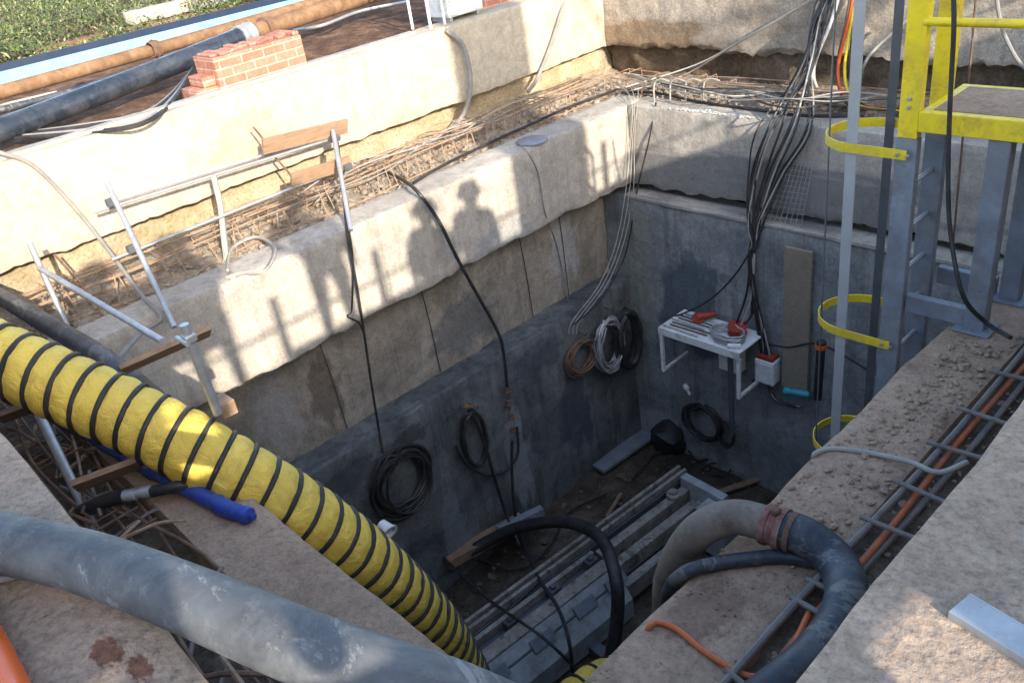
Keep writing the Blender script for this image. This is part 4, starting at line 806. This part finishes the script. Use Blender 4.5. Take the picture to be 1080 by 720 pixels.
# ================================================================ YELLOW DUCT, TARP, GREY HOSE, BOTTOM LEFT
def duct(label, pts, r, pitch):
    path = spline(pts, 16); L = [0]
    for i in range(1, len(path)): L.append(L[-1]+(path[i]-path[i-1]).length)
    # resample evenly
    out = []; n = int(L[-1]/.018); j = 0
    for k in range(n+1):
        s_ = L[-1]*k/n
        while j < len(L)-2 and L[j+1] < s_: j += 1
        t = (s_-L[j])/max(1e-6, L[j+1]-L[j]); out.append(path[j].lerp(path[j+1], t))
    root = thing('ventilation_duct', label, 'duct', out[0]); st = L[-1]/n
    m = MB(); F = frames(out); vs = []; fs = []; N = 40
    for i, p in enumerate(out):
        for k in range(N):
            a = 2*math.pi*k/N; ph = (i*st/pitch - k/N) % 1.0
            rr = r*(1-.055*abs(math.cos(math.pi*ph))**3) + .012*noise.noise(V(p.x*6+k*.02, k*.5, i*st*7)) 
            vs.append(p+(F[i][1]*math.cos(a)+F[i][2]*math.sin(a))*rr)
    for i in range(n):
        for k in range(N): fs.append((i*N+k, i*N+(k+1) % N, (i+1)*N+(k+1) % N, (i+1)*N+k))
    m.add(vs, fs, True); part('fabric', m, YFAB, root)
    turns = L[-1]/pitch; sp = []; M_ = int(turns*28)
    for k in range(M_+1):
        s_ = k/28*pitch; i = min(n-1, int(s_/st)); a = 2*math.pi*(k/28); p = out[i].lerp(out[i+1], min(1, s_/st-i))
        sp.append(p+(F[i][1]*math.cos(a)+F[i][2]*math.sin(a))*(r*.965))
    m = MB(); m.tube(sp, .0165, 8); part('spiral_rib', m, BLACKR, root); return root
duct('yellow ventilation duct with black spiral ribs running down into the pit',
     [at(-190, 294, d=5.3), at(-80, 343, d=5.2), at(0, 378, d=5.1), at(130, 436, d=5.08), at(215, 480, d=5.1), at(290, 524, d=5.2), at(350, 564, d=5.42), at(408, 611, d=5.8), at(458, 664, d=6.35), at(490, 715, d=7.0), at(505, 752, d=7.6)], .21, .145)
duct('short yellow duct end with black ribs at the bottom of the pit', [at(600, 735, z=-5.4), at(630, 715, z=-5.4), at(665, 702, z=-5.5)], .16, .18)
m = MB(); pts = [at(55, 438, z=-1.2), at(100, 461, z=-1.22), at(150, 490, z=-1.24), at(200, 516, z=-1.25), at(240, 536, z=-1.25), at(268, 545, z=-1.26)]
m.tube(spline(pts, 12), .05, 12, rr=lambda t, i: .05+.014*noise.noise(V(i*.5, 2, 1)) if t < .96 else .02)
m.v = [p_+V(0, 0, noise.noise(p_*8)*.02) for p_ in m.v]; single('tarpaulin', m, BLUET, 'rolled blue tarpaulin lying under the yellow duct', 'tarpaulin')
gh = thing('grey_hose', 'very thick scuffed grey hose lying across the bottom left foreground', 'hose', at(120, 612, z=.12))
m = MB(); m.tube(spline([at(0, 571, z=.1)+V(-3.2, -1.75, 0), at(0, 571, z=.1)+V(-1.6, -.8, 0), at(-140, 537, z=.1), at(0, 571, z=.1), at(100, 595, z=.1), at(200, 632, z=.1), at(300, 674, z=.1), at(400, 712, z=.08), at(485, 741, z=.02), at(560, 775, z=-.15), at(620, 815, z=-.4)], 12), .09, 28); part('hose_body', m, GREYHOSE, gh)
hn = thing('black_hose', 'black hose with a steel nozzle resting on the near ledge by the tarpaulin', 'hose', at(150, 522, z=-1.25))
m = MB(); m.tube(spline([at(85, 540, z=-1.3), at(108, 528, z=-1.25), at(132, 523, z=-1.22)], 6), .045, 12); m.tube(spline([at(160, 518, z=-1.21), at(185, 513, z=-1.2), at(215, 505, z=-1.22)], 6), .034, 12); part('hose_body', m, BLACKR, hn)
m = MB(); a_, b_ = at(130, 523, z=-1.22), at(162, 517, z=-1.21); L = (b_-a_).length; m.lathe([(0, 0), (.036, 0), (.036, L*.4), (.028, L*.42), (.028, L*.6), (.036, L*.62), (.036, L), (0, L)], a_, 12, b_-a_); part('nozzle', m, GALV, hn)
hose('thick black hose passing behind the yellow duct at the far left', [at(-60, 285, z=-.95), at(0, 312, z=-1.0), at(50, 342, z=-1.05), at(105, 375, z=-1.1), at(150, 410, z=-1.18), at(215, 470, z=-1.22)], .08, BLACKP, n=14)
pipe('orange_pipe', 'glossy orange pipe lying at the bottom left corner', 'pipe', [at(-50, 622, z=.07)+(at(-50, 622, z=.07)-at(28, 790, z=.07))*2.2, at(-50, 622, z=.07), at(-10, 705, z=.07), at(28, 790, z=.07), at(28, 790, z=.07)*1.0+(at(28, 790, z=.07)-at(-10, 705, z=.07))*.7], .065, ORPIPE, n=24)
hose('thin grey bar lying on the slab under the grey hose', [at(-5, 612, z=.015), at(25, 605, z=.015)], .012, GALV)

# ================================================================ UNSEEN THINGS PLACED BEHIND THE PHOTOGRAPHER TO CAST THE SHADE
SX = 2.2; HT = 1.78
hd = thing('shade_hoarding', 'plain plywood hoarding added behind the photographer to cast the shade', 'hoarding', (SX, 1, 0))  # unseen barrier added to cast the level shadow edge in the pit
for k in range(15):
    y0 = -7+k*1.2
    m = MB(); zt = 1.58 if k == 5 else HT+(.02 if k % 2 else 0)  # one panel lowered to let sun onto the duct and grey hose
    if k == 6:  # opening added to throw a sunlit patch on the right slab
        for a, b_ in (((.2, -.06), (.5, zt)), ((.76, -.06), (1.385, zt)), ((.5, -.06), (.76, .9)), ((.5, 1.2), (.76, zt))): m.box((SX, a[0], a[1]), (SX+.03, b_[0], b_[1]))
    else: m.box((SX, y0, -.06), (SX+.03, y0+1.185, zt), None, .004)
    part('panel', m, PLY, hd)
for k in range(15):
    y0 = -7+k*1.2; m = MB(); m.box((SX+.035, y0-.04, -.06), (SX+.1, y0+.04, HT+(.62 if -3 < y0 < 6 else 0))); part('post', m, WOODD, hd)
m = MB(); m.box((SX, -2.3, HT+.024), (SX+.03, -1.004, 3.05), None, .004); part('shade_panel', m, PLY, hd)  # added above the hoarding to make solid shadow on the left beam
m = MB(); m.box((SX, -1.0, 2.15), (SX+.03, -.4, 3.05), None, .004); part('shade_panel', m, PLY, hd)  # more added shade, the gap below lets sun reach the duct
m = MB(); m.tube([(SX+.07, -7, HT+.3), (SX+.07, 11, HT+.3)], .022, 8); part('top_rail', m, GALV, hd)
wk = thing('added_walkway', 'timber walkway added along the hoarding to raise the people casting shadows', 'walkway', (1.75, 1, 0))  # added to lift the people so their shadows land higher
m = MB(); m.box((1.45, -2.5, 1.3), (2.1, 2.2, 1.35)); m.box((1.45, 2.215, .56), (2.1, 4.0, .61)); part('deck', m, WOODD, wk)
m = MB()
for y in (-2.4, -.2, 2.1): 
    for x in (1.5, 2.05): m.box((x-.04, y-.04, -.06), (x+.04, y+.04, 1.298))
for y in (2.3, 3.9):
    for x in (1.5, 2.05): m.box((x-.04, y-.04, -.06), (x+.04, y+.04, .558))
part('trestle', m, WOODD, wk)
SKIN = plain('skin', (.42, .25, .17), .55, 0, .08, 6); VEST = plain('orange_vest', (.75, .2, .03), .7, 0, .1, 6); TROUSER = plain('dark_trousers', (.05, .055, .075), .85, 0, .2, 8)
def person(loc, rot, label, arm, helmet):
    M = Matrix.Translation(loc) @ Matrix.Rotation(rot, 4, 'Z')
    root = thing('person', label, 'person', loc); root.scale = (1.28, 1.2, 1.0)
    J = {'pel': (0, 0, .95, .15), 'bel': (0, .0, 1.1, .14), 'che': (0, .0, 1.32, .165), 'nec': (0, .0, 1.47, .06), 'chi': (0, .02, 1.55, .075), 'hea': (0, .015, 1.64, .098), 'top': (0, .01, 1.71, .08)}
    E = [('pel', 'bel'), ('bel', 'che'), ('che', 'nec'), ('nec', 'chi'), ('chi', 'hea'), ('hea', 'top')]
    for s_, n_ in ((1, 'r'), (-1, 'l')):
        ar = arm[0 if s_ == 1 else 1]
        hand = {'down': ((.24, .0, 1.12), (.25, .05, .88), (.25, .06, .79)), 'up': ((.25, .08, 1.17), (.1, .27, 1.42), (.06, .25, 1.52)), 'hip': ((.36, -.02, 1.16), (.2, .05, 1.0), (.15, .06, .97))}[ar]
        J['sh'+n_] = (s_*.19, 0, 1.42, .07); J['el'+n_] = (s_*hand[0][0],)+hand[0][1:]+(.05,); J['wr'+n_] = (s_*hand[1][0],)+hand[1][1:]+(.034,); J['ha'+n_] = (s_*hand[2][0],)+hand[2][1:]+(.035,)
        J['hi'+n_] = (s_*.1, 0, .9, .1); J['kn'+n_] = (s_*.12, .02, .5, .065); J['an'+n_] = (s_*.13, 0, .09, .045); J['to'+n_] = (s_*.15, .17, .04, .035)
        E += [('che', 'sh'+n_), ('sh'+n_, 'el'+n_), ('el'+n_, 'wr'+n_), ('wr'+n_, 'ha'+n_), ('pel', 'hi'+n_), ('hi'+n_, 'kn'+n_), ('kn'+n_, 'an'+n_), ('an'+n_, 'to'+n_)]
    ks = list(J); me = bpy.data.meshes.new('person_body'); me.from_pydata([(M @ V(*J[k][:3]))-Vector(loc) for k in ks], [(ks.index(a), ks.index(b)) for a, b in E], [])
    o = bpy.data.objects.new('body', me); COL.objects.link(o); o.parent = root; me.materials.append(TROUSER)
    sm = o.modifiers.new('skin', 'SKIN')
    for i, k in enumerate(ks):
        sv = me.skin_vertices[0].data[i]; sv.radius = (J[k][3], J[k][3]*(.75 if k in ('che', 'bel', 'pel') else 1)); sv.use_root = (k == 'pel')
    sm.use_smooth_shade = True; o.modifiers.new('sub', 'SUBSURF').levels = 2; o.modifiers['sub'].render_levels = 2
    m = MB(); m.lathe([(.15, -.0), (.125, .012), (.12, .05), (.10, .1), (.05, .13), (0, .135)], M @ V(0, .01, 1.68), 18); part('helmet', m, helmet, root)
    m = MB(); m.lathe([(.19, 0), (.205, .15), (.215, .3), (.17, .42), (.09, .46)], M @ V(0, 0, 1.0), 18); part('vest', m, VEST, root)
    return root
person((1.72, 2.92, .61), R(75), 'person in white helmet standing on the low end of the added walkway', ('down', 'down'), WHITEP)
person((1.66, 2.3, .61), R(55), 'person in grey helmet standing half turned on the low end of the added walkway', ('down', 'down'), GREYST)
person((1.72, 1.0, 1.35), R(50), 'person in yellow helmet standing half turned on the high added walkway', ('down', 'hip'), YELLOW)
person((1.6, -.28, 1.35), R(75), 'person in red helmet raising both hands on the high added walkway', ('up', 'up'), REDP)
person((1.6, -1.05, 1.35), R(80), 'person in blue helmet with one hand on the hip on the high added walkway', ('down', 'hip'), BLUET)
sil = thing('shadow_silo', 'tall slim grey silo added behind the hoarding for its shadow band', 'silo', (3.9, 3.55, -.06))  # unseen silo added to throw the wide shadow band on the left
m = MB(); m.lathe([(0, .6), (.15, .6), (.61, 1.5), (.61, 7.0), (.45, 7.25), (0, 7.35)], (3.9, 3.55, -.06), 28); part('tank', m, GREYST, sil)
for a in range(4):
    m = MB(); x, y = 3.9+.55*math.cos(a*1.57+.78), 3.55+.55*math.sin(a*1.57+.78); m.box((x-.05, y-.05, -.06), (x+.05, y+.05, 1.9)); part('leg', m, GREYST, sil)
tr = thing('broadleaf_tree', 'leafy tree growing well behind the hoarding', 'tree', (9.5, 4.8, -.06)); rn = random.Random(4)
m = MB(); m.tube(spline([(9.5, 4.8, -.1), (9.55, 4.85, 2.5), (9.4, 4.8, 4.5), (9.5, 4.9, 6.8)], 6), .2, 10, rr=lambda t, i: .22*(1-t*.75)); cl = []
for k in range(16):
    a = rn.uniform(0, 6.28); z0 = rn.uniform(4.0, 6.4); e = V(9.5+rn.uniform(.7, 1.9)*math.cos(a), 4.8+rn.uniform(.7, 1.9)*math.sin(a), z0+rn.uniform(.8, 1.8)); cl.append(e)
    m.tube(spline([(9.48, 4.83, z0), (9.5*.6+e.x*.4, 4.8*.6+e.y*.4, z0+.5), e], 4), .05, 6, rr=lambda t, i: .06*(1-t*.8))
part('trunk', m, BARK, tr); b = MB()
for c in cl:
    for k in range(65):
        p = c+V(rn.gauss(0, .38), rn.gauss(0, .38), rn.gauss(0, .3)); a = rn.uniform(0, 6.28); d = V(math.cos(a), math.sin(a), rn.uniform(-.8, .5)).normalized()*rn.uniform(.06, .11); w = d.cross(V(rn.uniform(-1, 1), rn.uniform(-1, 1), 1)).normalized()*.035
        b.add([p, p+d*.5+w, p+d, p+d*.5-w], [(0, 1, 2, 3)])
part('crown', b, LEAF, tr)
